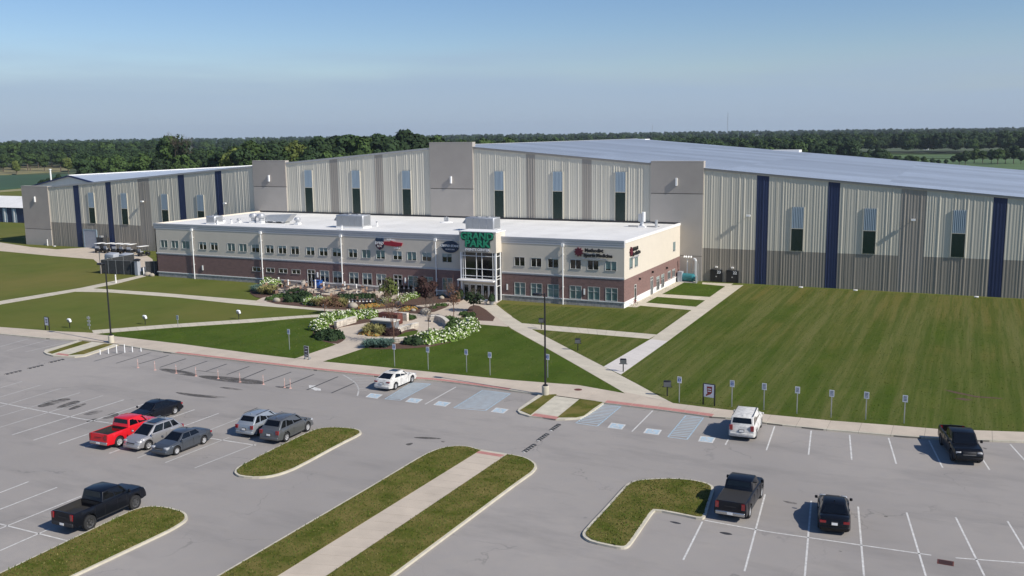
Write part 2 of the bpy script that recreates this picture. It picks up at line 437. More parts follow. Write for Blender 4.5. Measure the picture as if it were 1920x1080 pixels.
# front sidewalk: slabs between the kerb and the lawn
sw = MB().prism([(x, y) for x, y in K]+[(x, y+.02) for x, y in LW[::-1]], -.6, .125).build('sidewalk', 'joint', kind='structure')
x = -196.0
while x < 44:
    w = 1.9 if x < -30 else 2.4
    a, b = x+.012, x+w-.012
    if a > -200:
        MB().prism([(a, yat(K, a)+.2), (b, yat(K, b)+.2), (b, yat(LW, b)), (a, yat(LW, a))], .1, .139).build('slab', 'concrete', sw)
        MB().prism([(a, yat(K, a)-.012), (b, yat(K, b)-.012), (b, yat(K, b)+.185), (a, yat(K, a)+.185)], -.02, .135).build('kerb_stone', 'kerb_concrete', sw)
    x += w
def tactile(x0, x1, w=.55, off=.03):
    n = max(1, int((x1-x0)/1.2)); m = MB()
    for i in range(n):
        a = x0+(x1-x0)*i/n; b = x0+(x1-x0)*(i+1)/n-.03
        m.prism([(a, yat(K, a)+off), (b, yat(K, b)+off), (b, yat(K, b)+off+w), (a, yat(K, a)+off+w)], .13, .145)
    m.build('tactile_strip', 'tactile_red', sw, label='faded red tactile strip along the kerb')
tactile(G(330,663)[0], G(955,733)[0]); tactile(G(1134,757)[0], G(1336,783)[0], .75)

def strip(name, A, B, n, m='concrete_path', z=.135, gap=.012):
    A = resample(GL(A, .12), n) if not isinstance(A[0], Vector) else A; B = resample(GL(B, .12), n)
    base = MB().prism(A+B[::-1], -.3, z-.012).build(name, 'joint', kind='structure')
    for i in range(n):
        a0, a1, b0, b1 = Vector(A[i]), Vector(A[i+1]), Vector(B[i]), Vector(B[i+1])
        g0 = gap/max(.2, (a1-a0).length); p = [a0.lerp(a1, g0), a1.lerp(a0, g0), b1.lerp(b0, g0), b0.lerp(b1, g0)]
        MB().prism([tuple(q) for q in p], -.2, z).build('slab', m, base)
    return base
strip('path', [(-60,584),(0,564.5),(150,540.2),(210,527.5),(268,515.5)], [(-60,590),(0,571),(140,547),(215,533),(274,518)], 46)
strip('path', [(148,541.2),(165,540),(300,549),(475,563.2),(500,566),(589,577.5),(672,583)], [(142,547),(200,548),(330,557.5),(440,569.3),(500,574.5),(575.5,580),(640,586.5)], 46, z=.131)
strip('path', [(172,619.5),(300,609.5),(480,597.5),(560,592),(640,586.8)], [(176,626),(320,614.5),(480,604),(560,596.5),(645,591.8)], 30, z=.133)
strip('path', [(906,575),(960,617),(1020,650),(1085,687),(1130,713),(1172,737.5)], [(928,569),(960,594.5),(997,617.5),(1065,653),(1132,687.5),(1200,723),(1262,756.5)], 30, z=.137)
strip('path', [(977,606),(1100,616),(1232,627.5)], [(997,617),(1100,625.5),(1217,635.5)], 14, z=.132)
strip('path', [(1132,687.5),(1220,636)], [(1164,702.5),(1252,640)], 8, 'concrete_new', z=.141)
strip('path', [(1220,636),(1232,627),(1362,535)], [(1252,640),(1394,534.5)], 14, z=.134)
strip('path', [(1199,566.5),(1307,575.5)], [(1188,572),(1297,581.5)], 8, z=.131)
strip('path', [(1225,550.5),(1332,557)], [(1218,555.5),(1322,563)], 8, z=.131)
strip('path', [(1317,529.5),(1375,532)], [(1316,532.5),(1366,537)], 6, z=.131)
struct('path', MB().box(-42.29, -40.9, 124.6, 148.9, 0, .129), 'concrete_path')
# driveway on the left
def ngon(name, px, z, m, z0=-.3, **k): return struct(name, MB().prism(GL(px, z), z0, z), m, **k)
ngon('driveway', [(-80,452),(0,454.5),(60,463.5),(107,467.5),(146,465),(176,463),(215,466),(262,470),(286,486),(288,500),(262,510),(192,500),(175,486),(100,480),(0,470.5),(-80,464)], .13, 'concrete')
# planted square: concrete around and between the beds
plaza = [(475,566.5),(512,548),(517,541),(524,538.5),(540,531),(560,531),(866,553),(940,563),(928,571),(960,593),(951.6,612.5),(886.5,607),(889,614),(850,640),(800,651),(700,655),(687,651),(605,678.5),(552,673),(595,648),(630,640),(600,625),(612,606),(632,596),(640,586.5),(589,577.5)]
ngon('plaza', plaza, .136, 'concrete')
# lawn pieces set in
def lawnp(px, m, z=.150): TUF.append((px, z, m)); return ngon('lawn', px, z, m)
TUF = []
lawnp([(180,626.3),(320,615),(480,604.6),(580,597.5),(592,596.5),(585,617),(592,636),(630,646),(553,672),(480,663.3),(342,644.8)], 'lawn_lush')
lawnp([(606,677.6),(690,651.5),(760,654),(809,650),(851,640),(883,624),(889,607.2),(951,612.7),(958,617.5),(1020,651),(1085,688),(1130,714),(1172,737.3),(1085,721.8),(960,712.3),(850,701.3),(700,686.3)], 'lawn_lush')
lawnp([(1262,755.5),(1230,739),(1200,722.5),(1166,703.5),(1252,640.6),(1394.5,535),(1418,534.5),(1880,560),(2050,569),(2260,700),(2100,816),(1920,809.5),(1757,803.8),(1690,798.3),(1560,788.3),(1440,776.8),(1350,766.3)], 'lawn_grass')
lawnp([(935,569.5),(1170,580.5),(1189,573),(1297,582),(1231,626.8),(1100,615.4),(976,605.4)], 'lawn_grass', .128)
lawnp([(1000,618),(1100,626.2),(1216,636.2),(1132,687)], 'lawn_grass', .128)
lawnp([(1200,566),(1219,556),(1321,563.5),(1307,575)], 'lawn_lush', .128)
lawnp([(1226,550),(1268,528),(1316,533),(1364,537.5),(1332,556.5)], 'lawn_lush', .128)

# far fields
def field(name, pts, m, z): struct(name, MB().prism(pts, -.42, z), m)
field('field', GL([(-200,326),(0,329),(128,327),(95,345),(55,352),(0,357),(-200,362)]), 'field_green', .2)
field('field', GL([(-200,314),(0,313.5),(133,309.5),(130,320),(0,328),(-200,332)]), 'field_straw', .12)
field('field', GL([(-200,362),(0,358),(60,353),(60,357),(0,361),(-200,366)]), 'field_straw', .24)
field('field', GL([(1560,308),(1700,299),(2400,298),(2400,350),(1560,350)]), 'field_mid', .2)
field('field', GL([(1500,298),(1560,288.5),(2000,288),(2000,296),(1560,298)]), 'field_mid', .16)

def inpoly(p, P):
    c = False; j = len(P)-1
    for i in range(len(P)):
        if (P[i][1] > p[1]) != (P[j][1] > p[1]) and p[0] < (P[j][0]-P[i][0])*(p[1]-P[i][1])/(P[j][1]-P[i][1])+P[i][0]: c = not c
        j = i
    return c
mat('blade_green', (.070, .105, .016), .9, .35, 3, spec=.1); mat('blade_straw', (.165, .15, .05), .9, .3, 3, spec=.1); mat('blade_dark', (.045, .078, .012), .9, .3, 3, spec=.1)
def tufts(name, P, z, dens, w, h, parent=None, seed=1, cap=40000):
    xs = [p[0] for p in P]; ys = [p[1] for p in P]; rg = random.Random(seed); A = (max(xs)-min(xs))*(max(ys)-min(ys)); n = min(cap, int(A*dens)); v = []; f = []; mi = []
    for _ in range(n):
        p = (rg.uniform(min(xs), max(xs)), rg.uniform(min(ys), max(ys)))
        if not inpoly(p, P): continue
        a = rg.uniform(0, 6.28); ww = w*rg.uniform(.5, 1.4); hh = h*rg.uniform(.4, 1.3); c, s_ = math.cos(a)*ww, math.sin(a)*ww; k = len(v)
        v += [(p[0]-c, p[1]-s_, z), (p[0]+c, p[1]+s_, z), (p[0]+rg.uniform(-h, h), p[1]+rg.uniform(-h, h), z+hh)]; f.append((k, k+1, k+2)); mi.append(rg.choice((0, 0, 1, 2, 2)) if seed % 2 else rg.choice((0, 0, 1, 2)))
    m = MB(); m.v = v; m.f = f; m.m = mi
    return m.build(name, ['blade_green', 'blade_straw', 'blade_dark'], parent, kind='stuff')
# ------------------------------------------------------------------ traffic islands
def island(outer_px, grass_list, kerb=.17, smooth=1):
    P = smooth_poly(GL(outer_px, .06), smooth)
    k = MB().prism(P, -.2, .135).build('traffic_island', 'kerb_concrete', kind='structure')
    if grass_list is None: MB().prism(inset(P, kerb), .1, .165).build('turf', 'island_grass', k, kind='stuff'); tufts('grass_tufts', inset(P, kerb-.06), .16, 60, .035, .09, k, 2)
    else:
        for gpx in grass_list: MB().prism(GL(gpx, .06), .1, .165).build('turf', 'island_grass', k, kind='stuff')
    return k
island([(439,885),(441,890),(450,894.5),(480,897),(505,895),(530,889),(560,877),(640,833),(675,816),(679,811),(672,806),(650,803),(620,802),(598,804),(575,812),(520,839),(470,864),(447,876)], None)
b1, b2 = G(0,1076,.06), G(102,1027,.06); c1, c2 = G(142,1080,.06), G(297,1007,.06)
P = smooth_poly([ext(b2, b1, 12), b1, b2]+GL([(180,990),(238,962),(257,955),(275,951),(295,950.5),(315,952.5),(332,957),(345,961),(352,968),(351,976),(340,984),(325,993)], .06)+[c2, c1, ext(c2, c1, 12)], 1)
k = MB().prism(P, -.2, .135).build('traffic_island', 'kerb_concrete', kind='structure'); MB().prism(inset(P, .17), .1, .165).build('turf', 'island_grass', k, kind='stuff'); tufts('grass_tufts', inset(P, .11), .16, 60, .035, .09, k, 4, 90000)
# long centre island with its walk
lo = [G(480,1039,.06), G(705,907,.06)]; ro = [G(960,915,.06), G(740,1080,.06)]
P = [ext(lo[1], lo[0], 14)]+lo+smooth_poly(GL([(780,862),(805,848.5),(830,840),(855,837),(880,838),(900,844.5),(950,852),(980,857),(997,864),(1008,874),(1002,885),(985,897)], .06), 1, False)+ro+[ext(ro[0], ro[1], 9)]
k = MB().prism(P, -.2, .135).build('traffic_island', 'kerb_concrete', kind='structure')
wl = [G(521,1080,.13), G(899,845.5,.13)]; wr = [G(612.5,1080,.13), G(950,853,.13)]
wl = [ext(wl[1], wl[0], 9), wl[1]]; wr = [ext(wr[1], wr[0], 9), wr[1]]
gi = inset(P, .17)
Lside = [p for p in gi if p[0] < wl[1][0]-.25]; 
def side_poly(g, wA, wB, sgn):
    def lx(y): t = (y-wA[1])/(wB[1]-wA[1]); return wA[0]+(wB[0]-wA[0])*t
    res = []
    n = len(g)
    for i in range(n):
        p, q = g[i], g[(i+1) % n]
        ip = sgn*(p[0]-lx(p[1])) > 0; iq = sgn*(q[0]-lx(q[1])) > 0
        if ip: res.append(p)
        if ip != iq:
            dp, dq = p[0]-lx(p[1]), q[0]-lx(q[1]); t = dp/(dp-dq)
            res.append((p[0]+(q[0]-p[0])*t, p[1]+(q[1]-p[1])*t))
    return res
MB().prism(side_poly(gi, wl[0], wl[1], -1), .1, .165).build('turf', 'island_grass', k, kind='stuff')
MB().prism(side_poly(gi, wr[0], wr[1], 1), .1, .165).build('turf', 'island_grass', k, kind='stuff')
tufts('grass_tufts', side_poly(gi, wl[0], wl[1], -1), .16, 45, .035, .09, k, 6, 90000); tufts('grass_tufts', side_poly(gi, wr[0], wr[1], 1), .16, 45, .035, .09, k, 8, 90000)
A, B = resample(wl, 24), resample(wr, 24)
for i in range(24):
    a0, a1, b0, b1_ = Vector(A[i]), Vector(A[i+1]), Vector(B[i]), Vector(B[i+1])
    MB().prism([tuple(a0.lerp(a1, .008)), tuple(a1.lerp(a0, .008)), tuple(b1_.lerp(b0, .008)), tuple(b0.lerp(b1_, .008))], .05, .150).build('slab', 'concrete', k)
MB().prism(GL([(891,845.5),(903,846),(946,853),(938,856.5),(888,848.5)], .15), .1, .156).build('tactile_pad', 'tactile_red', k)
# L-shaped island
Lp = [(1091,1004),(1096,994),(1135,953),(1168,916),(1178,907),(1192,902),(1222,899),(1260,898),(1297,900.5),(1327,907),(1339,914),(1338,925),(1330,948),(1324,970),(1315,974.5),(1275,966),(1230,957.5),(1224,962),(1205,990),(1186,1018),(1178,1027),(1168,1029),(1152,1027),(1110,1018),(1097,1011)]
P = smooth_poly(GL(Lp, .06), 1)
k = MB().prism(P, -.2, .135).build('traffic_island', 'kerb_concrete', kind='structure'); MB().prism(inset(P, .2), .1, .165).build('turf', 'island_grass', k, kind='stuff'); tufts('grass_tufts', inset(P, .14), .16, 60, .035, .09, k, 3, 30000)

island([(82,661),(85,657),(110,650),(150,638),(180,636),(230,641),(221,647.5),(160,668),(140,670),(100,668),(88,665)], [[(89,662),(155,640.5),(171,642.5),(98,664.5)], [(127,667.3),(196,645.5),(212,646.8),(157,665.5)]], smooth=0)
island([(970,771),(973,767),(1010,741),(1060,739),(1132,757),(1120,766),(1100,779),(1088,785),(1060,787),(1043,787),(992,781),(975,776)], [[(975,771),(1020,742),(1044,741),(995,779.5)], [(1087.5,749.5),(1130,756),(1112,768),(1095,781),(1080,784.5),(1045,784.5)]], smooth=0)
for px in ([(996,779.5),(1003,775),(1050,782),(1042,786)], [(103,664.5),(110,662),(132,665),(127,667.5)]):
    MB().prism(GL(px, .13), .1, .141).build('tactile_pad', 'tactile_red', None, kind='structure')

for i_, (px_, z_, m_) in enumerate(TUF): tufts('lawn_tufts', [p for p in GL(px_, z_)], z_-.005, 9, .055, .055, None, 2*i_+1, 26000)
# ------------------------------------------------------------------ painted markings: thin sheets on the asphalt
def pline(m, a, b, w=.1, z=.004):
    a, b = Vector(a), Vector(b); d = (b-a).normalized(); n = Vector((-d.y, d.x))*w/2
    m.add([(*(a-n), z), (*(b-n), z), (*(b+n), z), (*(a+n), z)], [(0,1,2,3)])
stall = []
for l in [(0,430,165,380),(0,498,305,408),(0,570,460,432),(0,642,600,465),(0,725,770,487),(90,782,930,518),(250,822,1100,543),(440,850,1270,568),(630,875,1460,592),(820,920,1640,620),(1030,955,1830,645),(1240,990,1720,800),(1460,1030,1920,850),(50,150,370,68),(190,160,520,82),(0,120,210,62)]:
    stall.append(((l[0]/4, l[1]/4+620), (l[2]/4, l[3]/4+620)))
for l in [(0,455,215,372),(0,580,428,415),(0,725,610,480),(0,890,370,727)]: stall.append(((l[0]/4, l[1]/4+810), (l[2]/4, l[3]/4+810)))
stall += [((0,755),(150,785)),((390,821),(480,835)),((150,785),(390,821)),((-2,982),(131,1015))]
stall += [((1317,978),(1281,1050)),((1434.5,927),(1396,1071)),((1521,939),(1509,1080)),((1609,950),(1620,1080)),((1700,961),(1736,1080)),((1792,970),(1846,1080)),((1889,977),(1945,1070)),
          ((1321,975.5),(1440,997)),((1440,997),(1746,1041)),((1792,1046),(1925,1056)),
          ((1452.5,799),(1437,844)),((1521,807.5),(1516,852.5)),((1593,815.5),(1597,862)),((1666,821),(1680.5,869.5)),((1742,826),(1767.5,877)),((1822,830),(1855.5,881)),((1894,833),(1945,889)),
          ((1224,770),(1185,809)),((1366,823),(1360,834)),((855,725.5),(797,758))]
faint = {10, 11, 12, 13, 14, 15}
for i, (a, b) in enumerate(stall):
    m = MB(); pline(m, G(*a), G(*b), .11); m.build('stall_line', 'paint_faint' if i in faint or 0 <= i < 5 else 'paint_white', None, kind='structure')
m = MB()
for a, b in zip(Z4([(650,330),(690,352),(735,382),(758,408),(770,435),(768,462),(760,490)], 480, 620), Z4([(690,352),(735,382),(758,408),(770,435),(768,462),(760,490)], 480, 620)): pline(m, G(*a), G(*b), .14)
for i in range(9):
    a = Z4([(700+i*8, 350+i*12)], 480, 620)[0]; b = Z4([(905-i*9, 352+i*12)], 480, 620)[0]; pline(m, G(*a), G(*b), .08)
m.build('stall_line', 'paint_faint', None, kind='structure')
# sealed joints on the kerbside row
seal = [Z4([(a, b), (c, d)], 0, 620) for a, b, c, d in [(705,230,915,168),(870,245,1130,165),(1040,250,1265,185),(1200,275,1395,210),(1340,300,1555,228),(1545,305,1700,250),(1700,330,1870,268),(1820,360,1990,290)]]
seal += [Z4([(a, b), (c, d)], 480, 620) for a, b, c, d in [(60,385,265,310),(195,425,435,328),(380,445,615,345),(565,468,740,392)]]
m = MB()
for a, b in seal: pline(m, G(*a), G(*b), .16)
m.build('sealed_joint', 'seal_black', None, kind='structure')
# hatched aisles and accessible bays
def hatch(q, n, diag=0.0):
    A, B, C_, D = GL(q); m = MB()
    pline(m, A, D, .12); pline(m, B, C_, .12); pline(m, D, C_, .12); pline(m, A, B, .12)
    for i in range(1, n):
        t = i/n; t2 = min(1, max(0, t+diag))
        pline(m, Vector(A).lerp(Vector(D), t), Vector(B).lerp(Vector(C_), t2), .13)
    m.build('hatched_aisle', 'paint_blue', None, kind='structure')
hatch([(1132,759),(1164,762),(1120,799),(1080,793)], 14, -.04); hatch([(1286,779),(1319,783),(1288,824),(1252.5,819)], 14, -.04)
hatch([(772,717.5),(808,720),(750,750.5),(722,748)], 20, -.03); hatch([(905,731.5),(957,738),(910,770),(851,764.5)], 18, -.03)
def wheelchair(q):
    A, B, C_, D = [Vector(p) for p in GL(q)]
    top = MB(); top.add([(*A, .004), (*B, .004), (*C_, .004), (*D, .004)], [(0,1,2,3)]); o = top.build('accessible_mark', 'sign_white' if False else 'paint_white', None, kind='structure')
    def P(u, v): a = A.lerp(B, u); d = D.lerp(C_, u); p = d.lerp(a, v); return (*p, .010)
    i1 = MB(); i1.quad(P(.1, .1), P(.9, .1), P(.9, .9), P(.1, .9)); i1.build('blue_field', 'paint_blue', o, loc=(0, 0, -.002))
    w = MB()
    def seg(u0, v0, u1, v1, th=.06):
        a, b = Vector((u0, v0)), Vector((u1, v1)); d = (b-a).normalized(); n = Vector((-d.y, d.x))*th/2
        w.quad(P(*(a-n)), P(*(b-n)), P(*(b+n)), P(*(a+n)))
    c = (.45, .36); r = .2
    for k in range(9): t0 = R(100+k*28); t1 = R(100+(k+1)*28); seg(c[0]+r*math.cos(t0), c[1]+r*math.sin(t0), c[0]+r*math.cos(t1), c[1]+r*math.sin(t1))
    seg(.45, .72, .47, .46, .08); seg(.47, .46, .64, .46); seg(.64, .46, .72, .24); seg(.46, .58, .62, .58, .05)
    w.quad(P(.40, .75), P(.50, .75), P(.50, .85), P(.40, .85)); w.build('wheelchair_symbol', 'paint_white', o, loc=(0, 0, .002))
for q in ([(745,690),(855,705),(825,742),(715,728)], [(1010,732),(1125,745),(1100,783),(983,768)], [(1415,790),(1530,800),(1505,843),(1395,830)]): wheelchair(Z4(q, 960, 620))
for q in ([(860,468),(952,480),(910,510),(820,498)], [(1160,503),(1253,515),(1210,545),(1118,533)], [(1370,527),(1465,540),(1420,570),(1328,557)], [(1800,577),(1897,590),(1855,622),(1760,608)]): wheelchair(Z4(q, 480, 620))
# arrow
m = MB(); m.add([(*G(*p), .004) for p in Z4([(395,408),(450,412),(437,422),(485,436),(487,450),(440,448),(425,438),(402,437)], 480, 620)], [(0,1,2,3,4,5,6,7)]); m.build('painted_arrow', 'paint_white', None, kind='structure')
# water stains and a drain
def stainp(px, m='wet_stain', z=.003):
    P = smooth_poly(GL(px), 2); MB().add([(*p, z) for p in P], [tuple(range(len(P)))]).build('damp_patch', m, None, kind='structure')
def soft_stain():
    m, N, Lk, b, noise, rng, mixc, math_, bump, geo = nodes_mat('stain_soft')
    b.inputs['Base Color'].default_value = (.075, .068, .062, 1); b.inputs['Roughness'].default_value = .85
    a = math_('MULTIPLY', rng(noise(.55, 6, .7, (.6, 1.6, 1), .2), .34, .54, 0, .85), rng(noise(3.5, 4, .7), .3, .6, .45, 1))
    Lk.new(a, b.inputs['Alpha'])
soft_stain()
for q in ([(270,560),(420,510),(560,508),(440,545),(300,580)], [(390,585),(560,520),(620,535),(500,580)], [(500,590),(620,545),(660,548),(540,597)], [(600,630),(720,598),(790,600),(690,636)], [(640,680),(720,655),(740,672),(660,690)], [(740,665),(850,610),(905,625),(850,655)],
          [(1190,280),(1330,292),(1480,322),(1480,348),(1300,322),(1200,298)], [(1480,335),(1640,340),(1920,368),(1990,385),(1960,408),(1640,378),(1500,352)], [(1620,425),(1700,420),(1840,445),(1780,448)], [(1280,455),(1500,480),(1750,500),(1640,510),(1400,490)], [(1420,290),(1660,318),(1560,312)]):
    stainp(Z4(q, 0, 620), 'stain_soft')
for q in ([(140,415),(260,425),(250,437),(150,425)], [(1150,800),(1290,795),(1420,812),(1290,815)], [(1110,850),(1190,838),(1150,865)], [(1380,825),(1430,830),(1400,840)]): stainp(Z4(q, 480, 620), 'stain_soft')
for q in ([(1170,668),(1230,672),(1280,690),(1230,690)], [(1540,748),(1620,752),(1665,772),(1600,772)]): stainp(Z4(q, 960, 810), 'seal_black')
for q in ([(100,512),(150,520),(220,530),(215,545),(150,535)], [(860,630),(905,632),(890,640)], [(515,885),(560,890),(550,902)], [(1600,872),(1650,885),(1630,892)]): stainp(Z4(q, 1440, 810) if q[0][0] != 1600 else Z4([(1600,872),(1650,885),(1630,892)], 1440, 620), 'stain_soft')
dr = thing('storm_drain', 'rusty square storm drain grate sunk in the lower right parking row', 'drain', (*G(1773,1055), 0))
MB().box(-.42, .42, -.32, .32, -.02, .012).build('frame', 'corten', dr)
for i in range(7): MB().box(-.36, .36, -.27+i*.08, -.235+i*.08, .01, .022).build('bar', 'rubber_trim', dr)
mh = MB().lathe([(0, .012), (.36, .012), (.38, 0)], n=18); p = G(1084, 730.5, .14)
t = thing('manhole_cover', 'brown round manhole cover in the sidewalk near the tall pole', 'manhole', (*p, .138)); mh.build('lid', 'corten', t)
# speed bumps of black and pale blocks
def bump_row(px, n, label, pale='paint_white'):
    A, B = Vector(G(*px[0])), Vector(G(*px[1])); d = (B-A); t = thing('speed_bump', label, 'speed bump', (*A, 0), math.atan2(d.y, d.x), 'rubber speed bump strips across the lane')
    L = d.length/n
    for i in range(n):
        MB().xprism([(-.22, 0), (.22, 0), (.14, .065), (-.14, .065)], i*L, i*L+L*.66).build('rubber_block', 'seal_black', t)
        MB().xprism([(-.14, 0), (.14, 0), (.08, .04), (-.08, .04)], i*L+L*.68, i*L+L*.95).build('pale_block', pale, t)
bump_row(((1048,796),(1032,808)), 5, 'striped speed bump nearest the small grass island by the tall pole')
bump_row(((1026,814),(1008,827)), 5, 'striped speed bump in the middle of the right lane crossing')
bump_row(((1002,834),(981,848.5)), 5, 'striped speed bump beside the rounded end of the long centre island')
for px, l in ((((119,674),(91,680.5)), 'low speed bump nearest the split island by the left pole'), (((80,685),(51,692)), 'low speed bump in the middle of the left lane crossing'), (((39,695.5),(8,703)), 'low speed bump at the left edge of the parking lot')): bump_row(px, 4, l, 'asphalt')
# ------------------------------------------------------------------ facade helper
def facade(to3, u0, u1, z0, z1, holes, depth=.14):
    m = MB()
    us = sorted({u0, u1}|{max(u0, min(u1, h[0])) for h in holes}|{max(u0, min(u1, h[1])) for h in holes})
    zs = sorted({z0, z1}|{max(z0, min(z1, h[2])) for h in holes}|{max(z0, min(z1, h[3])) for h in holes})
    for a, b in zip(us, us[1:]):
        for c, d in zip(zs, zs[1:]):
            uc, zc = (a+b)/2, (c+d)/2
            if any(h[0] < uc < h[1] and h[2] < zc < h[3] for h in holes): continue
            m.quad(to3(a, c, 0), to3(b, c, 0), to3(b, d, 0), to3(a, d, 0))
    for h in holes:
        a, b = h[0], h[1]; c, d = max(z0, h[2]), min(z1, h[3])
        if d <= c: continue
        m.quad(to3(a, c, 0), to3(a, d, 0), to3(a, d, depth), to3(a, c, depth)); m.quad(to3(b, c, 0), to3(b, c, depth), to3(b, d, depth), to3(b, d, 0))
        if h[2] >= z0: m.quad(to3(a, c, 0), to3(a, c, depth), to3(b, c, depth), to3(b, c, 0))
        if h[3] <= z1: m.quad(to3(a, d, 0), to3(b, d, 0), to3(b, d, depth), to3(a, d, depth))
    return m
WMESH = {}
def window(root, w, h, kind, blind, loc, rot=0):
    """frame > panes and blinds; local x along wall, y into wall"""
    key = (round(w, 2), round(h, 2), kind)
    if key not in WMESH:
        f = MB(); t = .05
        f.box(-w/2, w/2, -.03, .12, h-t, h).box(-w/2-.02, w/2+.02, -.07, .12, 0, t).box(-w/2, -w/2+t, -.03, .12, t, h-t).box(w/2-t, w/2, -.03, .12, t, h-t).box(-.035, .035, -.02, .10, t, h-t)
        if kind == 'tall': f.box(-w/2+t, w/2-t, -.005, .10, h*.62, h*.62+.03)
        pw = w/2-t-.035; p = MB().quad((0, 0, 0), (pw, 0, 0), (pw, 0, h-2*t), (0, 0, h-2*t)); b = MB().quad((0, 0, 0), (pw, 0, 0), (pw, 0, 1), (0, 0, 1))
        WMESH[key] = (f.mesh('window', 'frame_white'), p.mesh('pane', 'glass_dark'), b.mesh('blind', 'blind'), b.mesh('blind', 'glass_teal'), pw, t)
    fm, pm, bm_, tm, pw, t = WMESH[key]
    o = put('window', fm, root, loc, rot)
    for sx in (-w/2+t, .035):
        put('pane', pm, o, (sx, .06, t))
        if blind > 0:
            hh = (h-2*t)*min(1, blind+random.uniform(-.05, .05)*(blind < .95))
            b = put('blind', bm_ if kind != 'tall' and blind < .8 or kind == 'tall' and blind < .9 else tm, o, (sx, .05, h-t-hh)); b.scale = (1, 1, hh)
    return o

# ------------------------------------------------------------------ office block in front of the hall
YF, YB, XL, XR = 123.17, 150.6, -128.1, -42.29
TX0, TX1 = -66.8, -60.87
off = thing('office_building', 'long two-storey office block with white flat roof, cream upper wall and brick base', 'building', (0, 0, 0))
up = [(-126.1,1),(-123.6,1),(-121.15,1),(-117.3,.38),(-114.8,.36),(-111.1,.9),(-108.6,.95),(-106.0,.5),(-103.0,.38),(-100.45,.3),(-97.9,.3),(-94.85,.45),(-92.3,.5),(-89.75,.5),(-86.7,.45),(-84.2,1),(-81.6,.85),(-78.55,.6),(-76.0,.9),(-73.4,.5),(-69.9,.4),(-58.0,0),(-55.4,.05),(-52.8,.1),(-49.4,0),(-46.8,0),(-44.2,.85)]
small = [-106.0,-103.1,-100.5,-97.9]
tall = [(-92.3,.55),(-89.8,.5),(-86.7,.5),(-84.2,.5),(-81.6,.5),(-75.9,1),(-73.3,1),(-69.9,1),(-58.0,1),(-55.4,1),(-52.8,1),(-49.4,1),(-46.7,1),(-44.1,1)]
doors = [-94.9,-78.6]
fr = lambda u, z, d: (u, YF+d, z)
hu = [(x-.83, x+.83, 5.22, 6.56) for x, _ in up]
hl = [(x-.86, x+.86, 2.05, 2.8) for x in small]+[(x-.88, x+.88, 1.02, 2.87) for x, _ in tall]+[(x-.78, x+.78, 0, 2.92) for x in doors]
for a, b in ((XL, TX0), (TX1, XR)):
    f = lambda hs: [h for h in hs if h[0] > a and h[1] < b]
    facade(fr, a, b, 4.3, 8.5, f(hu)).build('upper_wall', 'cream', off)
    facade(fr, a, b, .98, 4.05, f(hl)).build('brick_wall', 'red_brick', off)
    facade(fr, a, b, -.1, .84, [h for h in f(hl) if h[2] < .5]).build('stone_base', 'stone_base', off)
    # ledges butt against door openings
    ds = sorted([x for x in doors if a < x < b]); xs = [a]+[e for x in ds for e in (x-.82, x+.82)]+[b]
    for s, e in zip(xs[::2], xs[1::2]): MB().box(s, e, YF-.07, YF+.1, .84, .98).build('base_ledge', 'cap_white', off)
    MB().xprism([(YF-.07, 4.19), (YF-.07, 4.3), (YF+.1, 4.34), (YF+.1, 4.05), (YF-.02, 4.05), (YF-.03, 4.19)], a, b).build('belt_course', 'cornice', off)
    MB().xprism([(YF-.02, 8.5), (YF-.04, 8.5), (YF-.04, 8.78), (YF-.08, 8.84), (YF-.08, 9.02), (YF-.12, 9.12), (YF-.15, 9.36), (YF-.15, 9.42), (YF+.25, 9.42), (YF+.25, 8.5)], a-(.12 if a == XL else 0), b+(.02 if b == XR else 0)).build('cornice', 'cornice', off)
for x, bl in up: window(off, 1.66, 1.34, 'upper', bl, (x, YF, 5.22))
for x in small: window(off, 1.72, .75, 'small', .1, (x, YF, 2.05))
for x, bl in tall: window(off, 1.76, 1.85, 'tall', bl, (x, YF, 1.02))
def door(root, loc, rot, w=1.56, h=2.9, leaf=2):
    f = MB(); t = .08
    f.box(-w/2, w/2, -.03, .12, h-t, h).box(-w/2, -w/2+t, -.03, .12, 0, h-t).box(w/2-t, w/2, -.03, .12, 0, h-t).box(-w/2+t, w/2-t, -.02, .1, 2.1, 2.18)
    if leaf == 2: f.box(-.05, .05, -.02, .1, 0, 2.1).box(-.04, .04, -.02, .1, 2.18, h-t)
    o = f.build('door', 'frame_white', root, loc, rot)
    MB().quad((-w/2+t, .06, 2.18), (w/2-t, .06, 2.18), (w/2-t, .06, h-t), (-w/2+t, .06, h-t)).build('transom_pane', 'glass_dark', o)
    for k in range(leaf):
        a = -w/2+t if k == 0 else .05; b = (w/2-t) if (leaf == 1 or k == 1) else -.05
        MB().quad((a, .06, 0), (b, .06, 0), (b, .06, 2.1), (a, .06, 2.1)).build('door_pane', 'glass_dark', o)
        MB().box(b-.1 if k == 0 else a+.06, b-.06 if k == 0 else a+.1, -.05, -.01, .9, 1.4).build('handle', 'metal_galv', o)
    return o
for x in doors: door(off, (x, YF, .13), 0, 1.56, 2.78)
